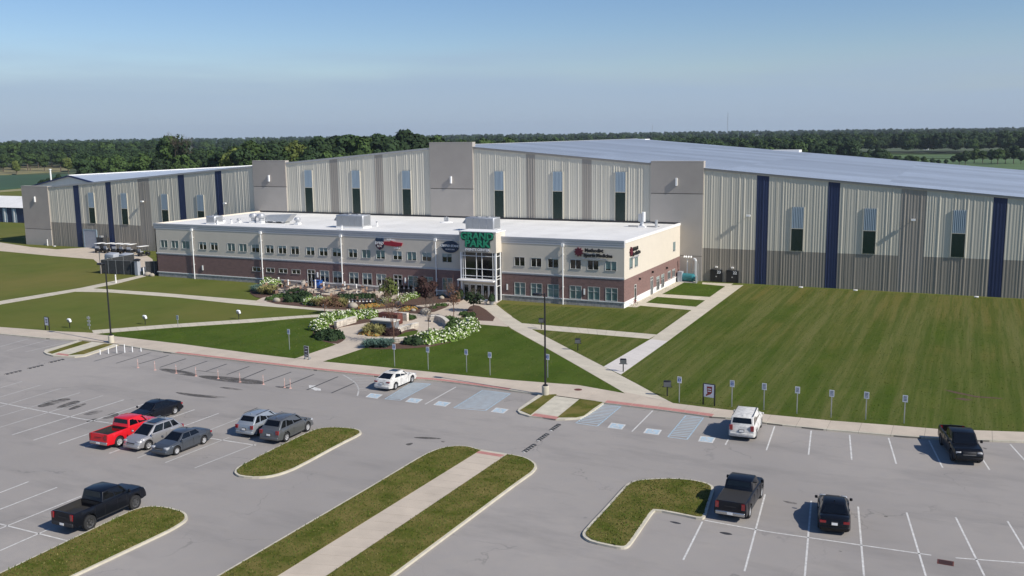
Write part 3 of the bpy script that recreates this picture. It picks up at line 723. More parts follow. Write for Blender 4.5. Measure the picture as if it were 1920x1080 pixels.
# right hand side wall, full sun
sd = lambda u, z, d: (XR-d, u, z)
hs_u = [(125.3, 126.75, 5.2, 6.85), (127.6, 129.05, 5.2, 6.85), (146.6, 147.95, 5.2, 6.75)]
hs_l = [(127.55, 128.45, .12, 2.75), (135.0, 136.3, .12, 2.75), (138.0, 139.55, .3, 2.4), (140.45, 142.0, .3, 2.4), (143.9, 145.45, 1.1, 2.4), (146.4, 147.9, 1.1, 2.4)]
facade(sd, YF, YB, 4.05, 9.05, hs_u).build('upper_wall', 'cream', off)
facade(sd, YF, YB, .98, 4.05, hs_l).build('brick_wall', 'red_brick', off)
facade(sd, YF, YB, -.1, .84, [h for h in hs_l if h[2] < .8]).build('stone_base', 'cap_white', off)
ys = [YF-.09, 127.5, 128.5, 134.95, 136.35, 137.95, 139.6, 140.4, 142.05, YB]
for a, b in zip(ys[::2], ys[1::2]): MB().box(XR-.1, XR+.09, a, b, .84, .98).build('base_ledge', 'cap_white', off)
MB().box(XR-.25, XR+.06, YF+.252, YB, 9.05, 9.42).build('parapet', 'cap_white', off)
for a, b, c, d in hs_u+hs_l[2:]: window(off, b-a, d-c, 'upper' if c > 1 else 'tall', .9 if c > 3 else .2, (XR, (a+b)/2, c), R(90))
door(off, (XR, 128.0, .12), R(90), .9, 2.63, 1); door(off, (XR, 135.65, .12), R(90), 1.3, 2.63, 2)
MB().box(XL, XL+.2, YF, YB, 0, 9.42).build('side_wall', 'cream', off)
# roof
MB().box(XL+.2, XR-.25, YF+.25, YB, 8.9, 9.18).build('roof', 'roof_white', off)
for i in range(36):
    xa = XL+.2+(XR-XL-.45)*i/36; MB().box(xa+.004, xa+(XR-XL-.45)/36-.004, YF+.26, YB-.01, 9.17, 9.2+.003*(i % 2)).build('membrane_sheet', 'roof_white', off)
MB().box(XL, XR, YB, YB+.22, 9.0, 9.5).build('roof_flashing', 'rubber_trim', off)
for x in (-119.4, -104.6, -88.75, -71.7, -51.25):
    d = MB().tube((x, YF-.2, .12), (x, YF-.2, 8.4), .085, n=10).build('downspout', 'white_paint', off)
    MB().box(x-.2, x+.2, YF-.40, YF-.101, 8.35, 8.74).build('conductor_head', 'white_paint', d)
    for z in (2.6, 5.0, 7.2): MB().box(x-.12, x+.12, YF-.2, YF, z, z+.06).build('bracket', 'white_paint', d)
for px in ((380.7,502),(596,515),(760.4,525.7),(860,531.7),(951.5,537.8),(1096,546.7)):
    x, z = PY(*px, YF)
    t = MB().box(-.1, .1, -.16, 0, -.42, .42).build('wall_lamp', 'white_paint', off, (x, YF, z)); MB().box(-.14, .14, -.05, .004, -.48, .48).build('back_plate', 'black_metal', t)
for y, z in ((129.6, 3.2), (135.7, 3.35), (143.0, 3.0)):
    t = MB().xprism([(-.12, 0), (.12, 0), (.12, .2), (-.12, .3)], 0, .3).build('wall_lamp', 'black_metal', off, (XR, y, z))

# entrance bay
E0, E1, EY = TX0, TX1, 121.4
MB().box(E0, E1, EY, 124.4, 7.15, 10.05).build('sign_parapet', 'cream', off)
MB().box(E0-.06, E1+.06, EY-.06, 124.46, 10.05, 10.2).build('coping', 'cap_white', off)
for x, y in ((E0+.06, EY+.06), (E1-.3, EY+.06), (E1-.3, YF-.32)):
    MB().box(x, x+.24, y, y+.24, 0, 7.15).build('column', 'white_paint', off)
MB().box(E0+.3, E1-.3, EY+.12, EY+.14, 3.25, 7.15).build('glazing', 'glass_dark', off)
MB().box(E1-.2, E1-.18, EY+.3, YF-.32, .13, 7.15).build('glazing', 'glass_dark', off)
f = MB()
for x in (-66.3, -65.95, -64.1, -63.2, -61.45): f.box(x-.04, x+.04, EY+.04, EY+.12, 3.26, 7.14)
for z in (3.3, 3.72, 4.75, 6.62): f.box(E0+.31, E1-.31, EY+.05, EY+.115, z-.04, z+.04)
for z in (3.3, 3.72, 4.75, 6.62, 2.3): f.box(E1-.18, E1-.12, EY+.31, YF-.33, z-.04, z+.04)
f.build('mullions', 'white_paint', off)
MB().box(E0-.2, E1-.28, EY-.55, EY+.05, 3.0, 3.18).build('canopy', 'cap_white', off)
MB().box(E0+.1, E1-.31, EY+.5, EY+.6, 2.45, 3.24).build('transom_panel', 'cream', off)
MB().box(E0+.1, E1-.31, EY+.05, EY+.5, 3.19, 3.245).build('soffit', 'cream', off)
for i, x in enumerate((-66.05, -65.0, -63.95, -62.9, -61.9)):
    d = MB().box(x-.46, x-.38, EY+.48, EY+.58, .13, 2.45).box(x+.38, x+.46, EY+.48, EY+.58, .13, 2.45).box(x-.38, x+.38, EY+.48, EY+.58, 2.33, 2.45).box(x-.38, x+.38, EY+.48, EY+.58, .13, .3).build('door', 'white_paint', off)
    MB().box(x-.38, x+.38, EY+.53, EY+.55, .3, 2.33).build('door_pane', 'glass_dark', d); MB().box(x-.02, x+.02, EY+.42, EY+.47, .9, 1.5).build('handle', 'metal_galv', d)

# ------------------------------------------------------------------ wall signs
cx = (E0+E1)/2-.05
sg = thing('building_sign', 'large green two line lettering sign above the glass entrance bay', 'sign', (cx, EY, 8.9))
m = MB(); base = [(-2.55,1.02),(-2.35,1.2),(2.45,1.2),(2.65,.95),(2.6,.15),(2.05,-.05),(2.15,-.95),(1.75,-1.1),(-1.75,-1.1),(-2.0,-.9),(-1.95,-.1),(-2.4,.0),(-2.6,.3)]
m.xprism([(0, 0)], 0, 0) if False else None
vs = [(x, -.08, z) for x, z in base]+[(x, 0, z) for x, z in base]; n = len(base)
m.add(vs, [tuple(range(n))[::-1]]+[(i, (i+1) % n, (i+1) % n+n, i+n) for i in range(n)]); m.build('backing', 'sign_darkgreen', sg)
text('letters', 'GRAND', 1.35, 'sign_green', sg, (0, -.12, .58), ext=.05, sx=1.12, bold=.035); text('letters', 'PARK', 1.42, 'sign_green', sg, (.05, -.12, -.50), ext=.05, sx=1.15, bold=.04)
for s, x, z, sz in (('GRAND', 0, .58, 1.35), ('PARK', .05, -.5, 1.42)): text('outline_and_shadow', s, sz, 'sign_darkgreen', sg, (x+.04, -.085, z-.04), ext=.03, sx=1.12, bold=.07)
text('letters', 'EVENTS CENTER', .5, 'white_paint', sg, (.05, -.14, -1.36), ext=.03, sx=1.08, bold=.02); text('outline_and_shadow', 'EVENTS CENTER', .5, 'sign_navy', sg, (.0, -.07, -1.40), ext=.03, sx=1.08, bold=.045)  # offset navy copy is the dark shadow behind the white letters, modelled in
# shield and banner
X0, z0 = PY(711.5, 457, YF-.2)
s1 = thing('shield_sign', 'dark blue highway shield sign with white letters left of the red banner', 'sign', (X0, YF, z0))
def plate(name, pts, y0, y1, m, parent):
    n = len(pts); vs = [(x, y0, z) for x, z in pts]+[(x, y1, z) for x, z in pts]
    a = sum(pts[i][0]*pts[(i+1) % n][1]-pts[(i+1) % n][0]*pts[i][1] for i in range(n))
    if a > 0: vs = vs
    MB().add(vs, [tuple(range(n)), tuple(range(2*n-1, n-1, -1))]+[(i, i+n, (i+1) % n+n, (i+1) % n) for i in range(n)]).build(name, m, parent)
shp = [(-.72,.72),(-.5,.92),(-.25,.78),(0,.86),(.25,.78),(.5,.92),(.72,.72),(.66,.35),(.74,-.2),(.5,-.65),(0,-.95),(-.5,-.65),(-.74,-.2),(-.66,.35)]
plate('shield', shp, -.24, 0, 'sign_navy', s1); plate('lower_field', [(x*.86, z*.86) for x, z in [(-.66,.28),(.66,.28),(.74,-.2),(.5,-.65),(0,-.95),(-.5,-.65),(-.74,-.2)]], -.26, -.241, 'sign_maroon', s1)
text('letters', 'BYRD', .62, 'sign_white', s1, (0, -.28, .08), ext=.02, bold=.01); text('letters', 'M M', .42, 'sign_white', s1, (0, -.28, -.42), ext=.02)
Xb, zb = PY(735.5, 458, YF-.2)
s2 = thing('banner_sign', 'dark red swoosh banner sign with small white letters under it', 'sign', (Xb, YF, zb))
plate('banner', [(-1.75,.32),(-1.45,.38),(-.6,.38),(-.2,.5),(.1,.38),(1.75,.22),(1.55,-.22),(.6,-.36),(-1.2,-.2),(-1.7,.02)], -.22, 0, 'sign_red', s2)
text('letters', 'Fieldhouse', .36, 'sign_white', s2, (-.25, -.16, .66), ext=.03); text('letters', 'GRILL', .42, 'sign_white', s2, (.75, -.16, -.52), ext=.03, bold=.01)
Xo, zo = PY(843.5, 463, YF-.2)
s3 = thing('oval_sign', 'navy oval sign with white lettering between the last downspout and the entrance bay', 'sign', (Xo, YF, zo))
plate('oval', [(1.42*math.cos(t*math.pi/12), .9*math.sin(t*math.pi/12)) for t in range(24)], -.14, 0, 'sign_navy', s3)
plate('name_band', [(-1.5,-.16),(1.5,-.16),(1.5,.42),(-1.5,.42)], -.17, -.141, 'sign_navy', s3)
text('letters', 'GRAND STAND', .46, 'sign_white', s3, (0, -.19, .14), ext=.02, bold=.012); text('letters', 'SPORTS BAR', .28, 'sign_white', s3, (0, -.17, -.38), ext=.02)
def med(label, loc, rot, sx):
    t = thing('medical_sign', label, 'sign', loc, rot)
    rr = random.Random(4); pts = []
    for k in range(18): a = k*math.pi/9; r = .72 if k % 2 else .48; pts.append(((-2.0+r*math.cos(a))*sx, r*.95*math.sin(a)+.1))
    n = 18; MB().add([(x, -.2, z) for x, z in pts]+[(x, 0, z) for x, z in pts], [tuple(range(n)), tuple(range(2*n-1, n-1, -1))]+[(i, i+n, (i+1) % n+n, (i+1) % n) for i in range(n)]).build('maple_emblem', 'sign_maroon', t)
    text('letters', 'Methodist', .66, 'black_metal', t, (-1.1*sx, -.16, .36), ext=.05, align='LEFT', bold=.04, sx=sx); text('letters', 'Sports Medicine', .64, 'black_metal', t, (-1.25*sx, -.16, -.30), ext=.05, align='LEFT', bold=.04, sx=sx)
    text('letters', 'THE ORTHOPEDIC SPECIALISTS', .26, 'text_grey', t, (.3*sx, -.16, -.82), ext=.03, sx=sx, bold=.006)
Xm, zm = PY(1110, 475, YF-.2); med('black and maroon sports medicine sign on the shaded front wall', (Xm, YF, zm), 0, 1.0)
med('small sports medicine sign high on the sunlit side wall', (XR+.005, 127.35, 7.55), R(90), .78)

# ------------------------------------------------------------------ rooftop equipment
def rtu(label, A, B, depth, h, hood=True):
    p = G(*A, 9.2); q = G(*B, 9.2); L = q[0]-p[0]
    t = thing('rooftop_unit', label, 'rooftop unit', (p[0], p[1], 9.2), 0, 'packaged air units on the office roof')
    MB().box(0, L, 0, depth, 0, .25).build('curb', 'cap_white', t)
    put('casing', bevelled(MB().box(.05, L-.05, .05, depth-.05, .25, h), 'metal_galv', .04, 1), t)
    nb = max(2, int(L/1.1))
    for i in range(nb): MB().box(.2+i*(L-.3)/nb, .12+(i+1)*(L-.3)/nb, .012, .05, .38, h-.12).build('access_panel', 'metal_grey', t)
    MB().box(L-.05, L-.01, .3, depth-.3, .5, h-.15).build('louver', 'metal_post', t)
    MB().tube((L*.35, depth/2, h), (L*.35, depth/2, h+.12), .35, n=14).build('fan_ring', 'metal_grey', t)
    MB().tube((L*.7, depth/2, h), (L*.7, depth/2, h+.12), .35, n=14).build('fan_ring', 'metal_grey', t)
    if hood: MB().xprism([(depth*.15, 0.75*h), (depth*.85, .75*h), (depth*.85, h-.03), (depth*.15, h-.03)], -.02, .04).add([(-.75, depth*.2, .55*h), (0, depth*.2, .95*h), (0, depth*.2, .5*h), (-.75, depth*.8, .55*h), (0, depth*.8, .95*h), (0, depth*.8, .5*h)], [(0,1,2), (3,5,4), (0,3,4,1), (0,2,5,3)]).build('intake_hood', 'metal_grey', t)
    return t
rtu('grey air unit standing alone in the middle of the white roof', (630,427), (683,428.5), 2.4, 2.1)
rtu('grey air unit standing right behind the entrance sign parapet', (872,433), (930.5,434), 2.4, 2.1)
rtu('small grey air unit near the left end of the white roof', (386,420), (404,420.5), 2.2, 1.35, False)
def fan(label, px, r, h, kind=0):
    p = G(*px, 9.2); t = thing('exhaust_fan', label, 'roof fan', (*p, 9.2), 0)
    MB().box(-r*.8, r*.8, -r*.8, r*.8, 0, .3).build('curb', 'cap_white', t)
    MB().lathe([(r*.55, .3), (r*.6, h*.55), (r, h*.6), (r*1.02, h*.8), (r*.7, h), (0, h)], n=16).build('cowl', 'metal_galv', t, smooth=False)
fan('first of the two large mushroom fans left of the pale hood on the roof', (476,417.5), .75, 1.6); fan('second large mushroom fan, directly beside the pale hood on the roof', (490,418), .75, 1.6)
fan('mushroom fan on the roof between the pale hood and the middle air unit', (558,421), .55, 1.2)
fan('dark topped small fan nearest the left air unit', (418,416), .35, .7); fan('dark topped small fan right of the left roof pipes', (448,417), .35, .7)
p = G(497,418,9.2); t = thing('roof_hood', 'long pale ventilation hood with slanted end on the left part of the roof', 'roof hood', (p[0], p[1], 9.2))
MB().add([(0,0,.3),(4.4,0,.3),(4.4,1.6,.3),(0,1.6,.3),(0,0,1.3),(5.8,0,1.6),(5.8,1.6,1.6),(0,1.6,1.3)], [(0,3,2,1),(4,5,6,7),(0,1,5,4),(1,2,6,5),(2,3,7,6),(3,0,4,7)]).build('hood', 'metal_galv', t)
for x in (.3, 2.2, 4.0): MB().box(x, x+.15, .1, 1.5, 0, .3).build('foot', 'metal_grey', t)
for px, l in (((408,420.5), 'grey roof vent pipe close to the left air unit'), ((434,419), 'white roof vent pipe between the two small dark fans'), ((641,431), 'white vent pipe at the roof edge in front of the middle air unit'), ((707,424), 'white vent pipe right of the middle air unit')):
    p = G(*px, 9.2); t = thing('vent_pipe', l, 'vent pipe', (*p, 9.2)); MB().lathe([(.22, 0), (.14, .08), (.14, .65), (0, .65)], n=10).build('pipe', 'cap_white', t); MB().lathe([(.2, .65), (.2, .78), (0, .82)], n=10).build('cap', 'metal_galv', t)
p = G(837,417,9.2); t = thing('roof_vent', 'round skirted roof vent between the middle unit and the entrance unit', 'roof vent', (*p, 9.2))
MB().lathe([(1.1, .0), (1.0, .1), (.3, .2), (.3, .2)], n=18).build('skirt', 'cap_white', t)
for dx in (-.3, .05, .35): MB().tube((dx, 0, .15), (dx, 0, 1.0-.3*abs(dx)), .13, n=8).build('pipe', 'metal_galv', t)
p = G(1204,426,9.2); t = thing('kitchen_exhaust', 'tall silver exhaust stack and pipework on the right end of the roof', 'exhaust stack', (*p, 9.2))
MB().box(-.5, .6, -.5, .5, 0, .25).build('curb', 'cap_white', t); MB().lathe([(.5, .25), (.35, .5), (.32, .9)], n=14).build('cone', 'metal_galv', t)
MB().box(-.55, .0, -.3, .3, .9, 2.1).build('motor_box', 'metal_galv', t); MB().box(-.57, -.55, -.2, .2, 1.0, 2.0).build('motor_louver', 'black_metal', t)
MB().tube((.25, 0, .9), (.25, 0, 2.4), .27, n=12).build('stack', 'white_paint', t)
MB().tube((.5, 0, .8), (2.2, .3, .6), .07).tube((-2.4, .4, .12), (2.6, .7, .12), .06).build('pipe', 'metal_post', t)
MB().tube((2.2, .3, 0), (2.2, .3, 1.2), .24, n=12).build('side_fan', 'metal_galv', t)

# ------------------------------------------------------------------ sports hall
YH = 150.83; PK = -83.5
def ztop(x): return 22.07-.08164*(PK-x) if x < PK else 22.07-.0863*(x-PK)
hall = thing('sports_hall', 'huge metal sided sports hall with shallow gabled roof behind the office block', 'building', (0, 0, 0))
XW0, XW1 = -197.05, 36.0
towers = [(-197.05, -188.4, 13.5), (-129.25, -121.1, 19.25), (-88.6, -79.85, 22.5), (-47.3, -38.65, 19.2), (21.5, 30.2, 13.6)]
navy = [(-180.4,-178.7),(-170.4,-168.75),(-149.3,-147.6),(-139.2,-137.5),(-30.3,-28.45),(-19.7,-18.0),(2.6,4.35),(13.2,14.9)]
mids = [(-160.8,-157.5),(-9.46,-6.04)]
nar = [(-110.7,-108.9),(-100.5,-98.75),(-69.6,-67.9),(-59.3,-57.6)]
wins = [(-175.0,5.65,9.05),(-165.1,5.65,9.05),(-153.4,5.65,9.05),(-143.5,5.65,9.05),(-24.0,5.65,9.05),(-13.6,5.65,9.05),(-1.6,5.65,9.05),(9.0,5.65,9.05),
        (-115.8,9.3,14.2),(-104.8,9.3,14.2),(-93.7,9.3,14.2),(-74.8,9.3,14.2),(-63.7,9.3,14.2),(-52.5,9.3,14.2)]
# solid core behind the cladding
core = [(XW0, 0), (XW1, 0), (XW1, ztop(XW1)-.35), (PK, ztop(PK)-.35), (XW0, ztop(XW0)-.35)]
MB().add([(x, YH+.12, z) for x, z in core]+[(x, YH+1.2, z) for x, z in core], [(0,1,2,3,4), (9,8,7,6,5), (0,4,9,5), (4,3,8,9), (3,2,7,8), (2,1,6,7)]).build('wall_core', 'siding_dark', hall)
def wavy(x0, x1, zb, zt, m, name='siding_panel'):
    """one ribbed sheet; zt is a function of x"""
    rr = random.Random(int(x0*97)); b = MB(); x = x0; prof = []
    while x < x1-.02:
        w = min(x1, x+.42+rr.uniform(-.06, .06)); rib = min(w-.12, x+.12); d = .008+rr.uniform(0, 1)**2*.045
        prof += [(x, YH-d), (rib, YH-d), (min(rib+.10, w), YH), (w-.005, YH)]; x = w
    v = []; f = []
    for px_, py_ in prof: v += [(px_, py_, zb), (px_, py_, zt(px_))]
    for i in range(len(prof)-1): f.append((2*i, 2*i+2, 2*i+3, 2*i+1))
    b.add(v, f); return b.build(name, m, hall)
def clad(x0, x1):
    """light sheets in a bay, dark below 5.5 m in the wings"""
    wing = x1 < -129 or x0 > -38.7
    n = max(1, round((x1-x0)/1.25)); 
    for i in range(n):
        a = x0+(x1-x0)*i/n; b = x0+(x1-x0)*(i+1)/n
        if wing: wavy(a, b, .05, lambda x: 5.5, 'siding_dark'); wavy(a, b, 5.5, lambda x: ztop(x)-.3, 'siding_light')
        else: wavy(a, b, 8.0, lambda x: ztop(x)-.3, 'siding_light')
marks = sorted([(a, b, 't') for a, b, _ in towers]+[(a, b, 'n') for a, b in navy]+[(a, b, 'm') for a, b in mids]+[(a, b, 'k') for a, b in nar])
x = XW0
for a, b, k in marks:
    if a > x+.3: clad(x, a)
    if k == 'n': wavy(a, b, .05, lambda x: ztop(x)-.3, 'navy', 'navy_stripe')
    if k == 'm': wavy(a, (a+b)/2, .05, lambda x: ztop(x)-.3, 'siding_mid', 'grey_stripe'); wavy((a+b)/2, b, .05, lambda x: ztop(x)-.3, 'siding_mid', 'grey_stripe')
    if k == 'k': wavy(a, b, 8, lambda x: ztop(x)-.3, 'siding_mid', 'grey_stripe')
    x = b
clad(x, XW1)
for wx, a, b in wins:
    big = a > 8; w = 1.75
    o = MB().box(wx-w/2, wx+w/2, YH-.13, YH-.02, a, b).build('window', 'green_glass', hall)
    MB().box(wx-w/2-.12, wx-w/2, YH-.15, YH+.02, a, b+3.3).box(wx+w/2, wx+w/2+.12, YH-.15, YH+.02, a, b+3.3).box(wx-w/2, wx+w/2, YH-.15, YH, b-.04, b+.06).build('frame', 'siding_light', o)
    L = 3.3; ns = 7
    for i in range(ns):
        x0 = wx-w/2+w*i/ns
        MB().add([(x0, YH-.12, b+.06), (x0+w/ns*.55, YH-.16, b+.06), (x0+w/ns-.01, YH-.11, b+.06), (x0, YH-.12, b+L), (x0+w/ns*.55, YH-.16, b+L), (x0+w/ns-.01, YH-.11, b+L)], [(0,1,4,3), (1,2,5,4)]).build('louver_sheet', 'louver_blue', hall)
for a, b, zt in towers:
    zm_ = 3.75 if zt < 15 else (14.2 if zt < 21 else 14.3); top = YH-.22
    if a == -47.3: zm_ = 14.05
    t = MB().box(a, b, top, YH+.9, zm_+.12, zt).build('tower_block', 'tower_render', hall)
    zl = 0 if (a < -180 or a > -60) else 8.5
    MB().box(a, b, top, YH+.1, zl, zm_).build('tower_base', 'tower_low', t)
    if a == -47.3: MB().box(a+.003, b-.003, top+.0, YH+.1, 4.1, 4.2).build('reveal', 'joint', t, (0, -.004, 0))
    MB().box(a+.02, b-.02, top+.1, YH+.1, zm_, zm_+.12).build('reveal', 'joint', t)
    MB().box(a-.02, b+.02, top-.02, YH+.92, zt, zt+.10).build('coping', 'tower_low', t)
    for z in (zm_+.4,): pass
    cxm = (a+b)/2
    if zt < 21 or True:
        zz = {13.5: 10.6, 19.25: 15.9, 22.5: 15.95, 19.2: 16.0, 13.6: 10.6}[zt]
        l = MB().box(cxm-.13, cxm+.13, top-.28, top, zz-.62, zz+.62).build('wall_lamp', 'white_paint', hall)
for x, z in ((-159.3,10.73),(-136.6,10.77),(-31.4,10.87),(-7.65,10.84)):
    l = MB().box(x-.3, x+.3, YH-.75, YH-.35, z-.12, z+.16).build('floodlight', 'white_paint', hall); MB().tube((x, YH-.36, z), (x, YH, z), .05).build('arm', 'metal_post', l)
# rake trim
for a, b, s in ((XW0, PK, 1), (PK, XW1, 1)):
    m = MB(); za, zb_ = ztop(a), ztop(b)
    m.add([(a, YH-.14, za-.34), (b, YH-.14, zb_-.34), (b, YH-.14, zb_), (a, YH-.14, za), (a, YH+.3, za-.34), (b, YH+.3, zb_-.34), (b, YH+.3, zb_), (a, YH+.3, za)], [(0,1,2,3), (3,2,6,7), (0,4,5,1)]); m.build('rake_trim', 'siding_mid' if a == PK else 'trim_metal', hall)
# doors 23 and 22
def steel_door(x, s):
    d = MB().box(x-.9, x+.9, YH-.16, YH-.02, .14, 2.05).build('steel_door', 'black_metal', hall)
    MB().box(x-.96, x-.9, YH-.2, YH, .14, 2.12).box(x+.9, x+.96, YH-.2, YH, .14, 2.12).box(x-.9, x+.9, YH-.2, YH, 2.05, 2.12).build('frame', 'rubber_trim', d)
    text('number', s, .62, 'sign_white', d, (x+.42, YH-.19, 1.72), ext=.008, bold=.012)
    MB().box(x-.1, x+.1, YH-.22, YH-.16, .95, 1.1).build('handle', 'metal_galv', d)
    MB().box(x-.18, x+.18, YH-.35, YH, 2.45, 2.65).build('door_lamp', 'cap_white', hall)
steel_door(-36.3, '23'); steel_door(-33.75, '22')
# roll door and low fittings on the left wing
o = MB().box(-178.0, -174.3, YH-.14, YH-.02, .1, 4.0).build('roller_door', 'tarp_grey', hall)
MB().box(-178.25, -178.0, YH-.2, YH, .1, 4.2).box(-174.3, -174.05, YH-.2, YH, .1, 4.2).box(-178.0, -174.3, YH-.2, YH, 4.0, 4.2).build('frame', 'louver_blue', o)
for i in range(12): MB().box(-178.0, -174.3, YH-.155, YH-.141, .14+i*.32, .4+i*.32).build('slat', 'tarp_grey', o)
# roof sheets on the sunny right slope
BY = 253.0; slope = -.0863
def roofz(x): return ztop(x)+.02
nx, ny = 5, 14
for i in range(nx):
    for j in range(ny):
        x0 = PK+(XW1-PK)*i/nx; x1 = PK+(XW1-PK)*(i+1)/nx; y0 = YH-.2+(BY-YH+.4)*j/ny; y1 = YH-.2+(BY-YH+.4)*(j+1)/ny
        off_ = .004*((i+j) % 2)
        m = MB(); s = [(x0+.01, y0+.01), (x1-.01, y0+.01), (x1-.01, y1-.01), (x0+.01, y1-.01)]
        m.add([(a, b, roofz(a)+off_) for a, b in s], [(0,1,2,3)])
        k = int((y1-y0)/1.2)
        for q in range(k):
            yy = y0+(q+.5)*(y1-y0)/k
            m.add([(x0+.02, yy-.03, roofz(x0+.02)+off_), (x1-.02, yy-.03, roofz(x1-.02)+off_), (x1-.02, yy, roofz(x1-.02)+off_+.06), (x0+.02, yy, roofz(x0+.02)+off_+.06), (x1-.02, yy+.03, roofz(x1-.02)+off_), (x0+.02, yy+.03, roofz(x0+.02)+off_)], [(0,1,2,3), (3,2,4,5)])
        m.build('roof_sheet', 'roof_metal', hall)
MB().add([(XW0, YH, ztop(XW0)-.05), (PK, YH, 22.0), (PK, BY, 22.0), (XW0, BY, ztop(XW0)-.05)], [(0,1,2,3)]).build('roof_slope', 'roof_metal', hall)
MB().add([(PK, YH, 21.95), (XW1, YH, ztop(XW1)-.1), (XW1, BY, ztop(XW1)-.1), (PK, BY, 21.95)], [(0,1,2,3)]).build('roof_deck', 'trim_metal', hall)
MB().box(PK-.3, PK+.3, YH, BY, 22.04, 22.16).build('ridge_cap', 'trim_metal', hall)
MB().add([(XW0, BY, 0), (XW1, BY, 0), (XW1, BY, ztop(XW1)), (PK, BY, 22.1), (XW0, BY, ztop(XW0))], [(4,3,2,1,0)]).build('rear_wall', 'siding_light', hall)
MB().quad((XW1, YH, 0), (XW1, BY, 0), (XW1, BY, ztop(XW1)-.1), (XW1, YH, ztop(XW1)-.1)).build('end_wall', 'siding_light', hall)
MB().quad((XW0, BY, 0), (XW0, YH, 0), (XW0, YH, ztop(XW0)-.1), (XW0, BY, ztop(XW0)-.1)).build('end_wall', 'siding_light', hall)
for px in ((1160,1216,261),(1440,1502,281)):
    d0 = ray(px[0], px[2]); t0 = (BY)/d0.y; d1 = ray(px[1], px[2]); t1 = BY/d1.y
    zt = CAM_H+d0.z*t0
    MB().box(d0.x*t0, d1.x*t1, BY-3, BY+1.2, zt-4, zt).build('rear_tower', 'cap_white', hall)
# left rear hall rising over the wing: gable with blue trimmed rake
def PYp(x, y, Y): a, b = PY(x, y, Y); return (a, Y, b)
Y2 = 154.4
ap = PYp(130,329.5,Y2); rf = PYp(181,343.5,Y2); lf = PYp(52,351,Y2)
dz = (rf[2]-ap[2])/(rf[0]-ap[0])
h2 = thing('rear_hall', 'grey roofed rear hall with blue rake trim rising behind the left wing', 'building', (0, 0, 0))
ext_r = (rf[0]+34, Y2, rf[2]+34*dz)
MB().add([lf, ap, ext_r, (ext_r[0], Y2, 3), (lf[0], Y2, 3)], [(0,4,3,2,1)]).build('gable_wall', 'siding_light', h2)
for i in range(10):
    y0 = Y2-.3+i*20; y1 = y0+19.98
    MB().add([(ap[0], y0, ap[2]+.05), (ext_r[0], y0, ext_r[2]+.05), (ext_r[0], y1, ext_r[2]+.05), (ap[0], y1, ap[2]+.05)], [(0,1,2,3)]).build('roof_sheet', 'roof_metal', h2)
    MB().add([(lf[0], y0, lf[2]+.05), (ap[0], y0, ap[2]+.05), (ap[0], y1, ap[2]+.05), (lf[0], y1, lf[2]+.05)], [(0,1,2,3)]).build('roof_sheet', 'roof_metal', h2)
def rake(a, b, m='navy'):
    MB().add([(a[0], a[1]-.35, a[2]-.2), (b[0], b[1]-.35, b[2]-.2), (b[0], b[1]-.35, b[2]+.12), (a[0], a[1]-.35, a[2]+.12), (a[0], a[1]+.1, a[2]+.12), (b[0], b[1]+.1, b[2]+.12)], [(0,1,2,3), (3,2,5,4)]).build('rake_trim', m, h2)
rake(lf, ap); rake(ap, ext_r)
MB().box(ap[0]-.25, ap[0]+.25, Y2-.3, Y2+199, ap[2]+.04, ap[2]+.2).build('ridge_cap', 'cap_white', h2)
# far left shed
lb = thing('maintenance_shed', 'blue walled shed with a white roof beyond the left end of the hall', 'building', (0, 0, 0))
MB().box(-300, -247.5, 190, 206, 0, 4.55).build('wall', 'navy', lb)
MB().add([(-301, 189.6, 4.5), (-246.8, 189.6, 4.5), (-246.8, 198, 7.2), (-301, 198, 7.2), (-301, 206.6, 4.5), (-246.8, 206.6, 4.5)], [(0,1,2,3), (3,2,5,4), (1,5,2), (0,3,4)]).build('roof', 'roof_white', lb)
for x in (-256.6, -252.5): 
    o = MB().box(x-.9, x+.9, 189.88, 189.99, 0, 4.3).build('door', 'louver_blue', lb); MB().box(x-.25, x+.25, 189.8, 189.87, .2, 4.0).build('panel', 'cap_white', o)
# ------------------------------------------------------------------ vegetation
def crown(name, m, seed, R_=4.5, H_=9.0, zc=8.0, lobes=16, n=1500, ls=.75, core=True, gap=0.0, flat=.85):
    rr = random.Random(seed); b = MB(); L = []
    for i in range(lobes):
        a = rr.uniform(0, 6.283); u = rr.uniform(-1, 1); rad = math.sqrt(max(0, 1-u*u))*R_*rr.uniform(.35, .72)
        L.append((rad*math.cos(a), rad*math.sin(a), zc+u*H_*.40, R_*rr.uniform(.32, .52)*(1-.25*max(0, u))))
    L.append((0, 0, zc, R_*.6))
    for k in range(n):
        lx, ly, lz, lr = L[k % len(L)]
        z = rr.uniform(-.75, 1); a = rr.uniform(0, 6.283); s = math.sqrt(1-z*z); d = Vector((s*math.cos(a), s*math.sin(a), z*flat))
        r = lr*rr.uniform(.82, 1.14); c = Vector((lx, ly, lz))+d*r
        nrm = (d+Vector((rr.uniform(-.8, .8), rr.uniform(-.8, .8), rr.uniform(-.3, .9)))).normalized()
        t = nrm.orthogonal().normalized(); t = Matrix.Rotation(rr.uniform(0, 6.28), 3, nrm) @ t; w = nrm.cross(t); q = ls*rr.uniform(.6, 1.25)
        b.add([c-t*q*.5-w*q*.3, c+t*q*.5-w*q*.42, c+t*q*.42+w*q*.45+nrm*q*.12, c-t*q*.38+w*q*.4], [(0,1,2,3)])
    if core:
        for lx, ly, lz, lr in L: b.blob((lx, ly, lz), lr*.86, 1, jit=.14, rng=rr)
    return b.mesh(name, m)
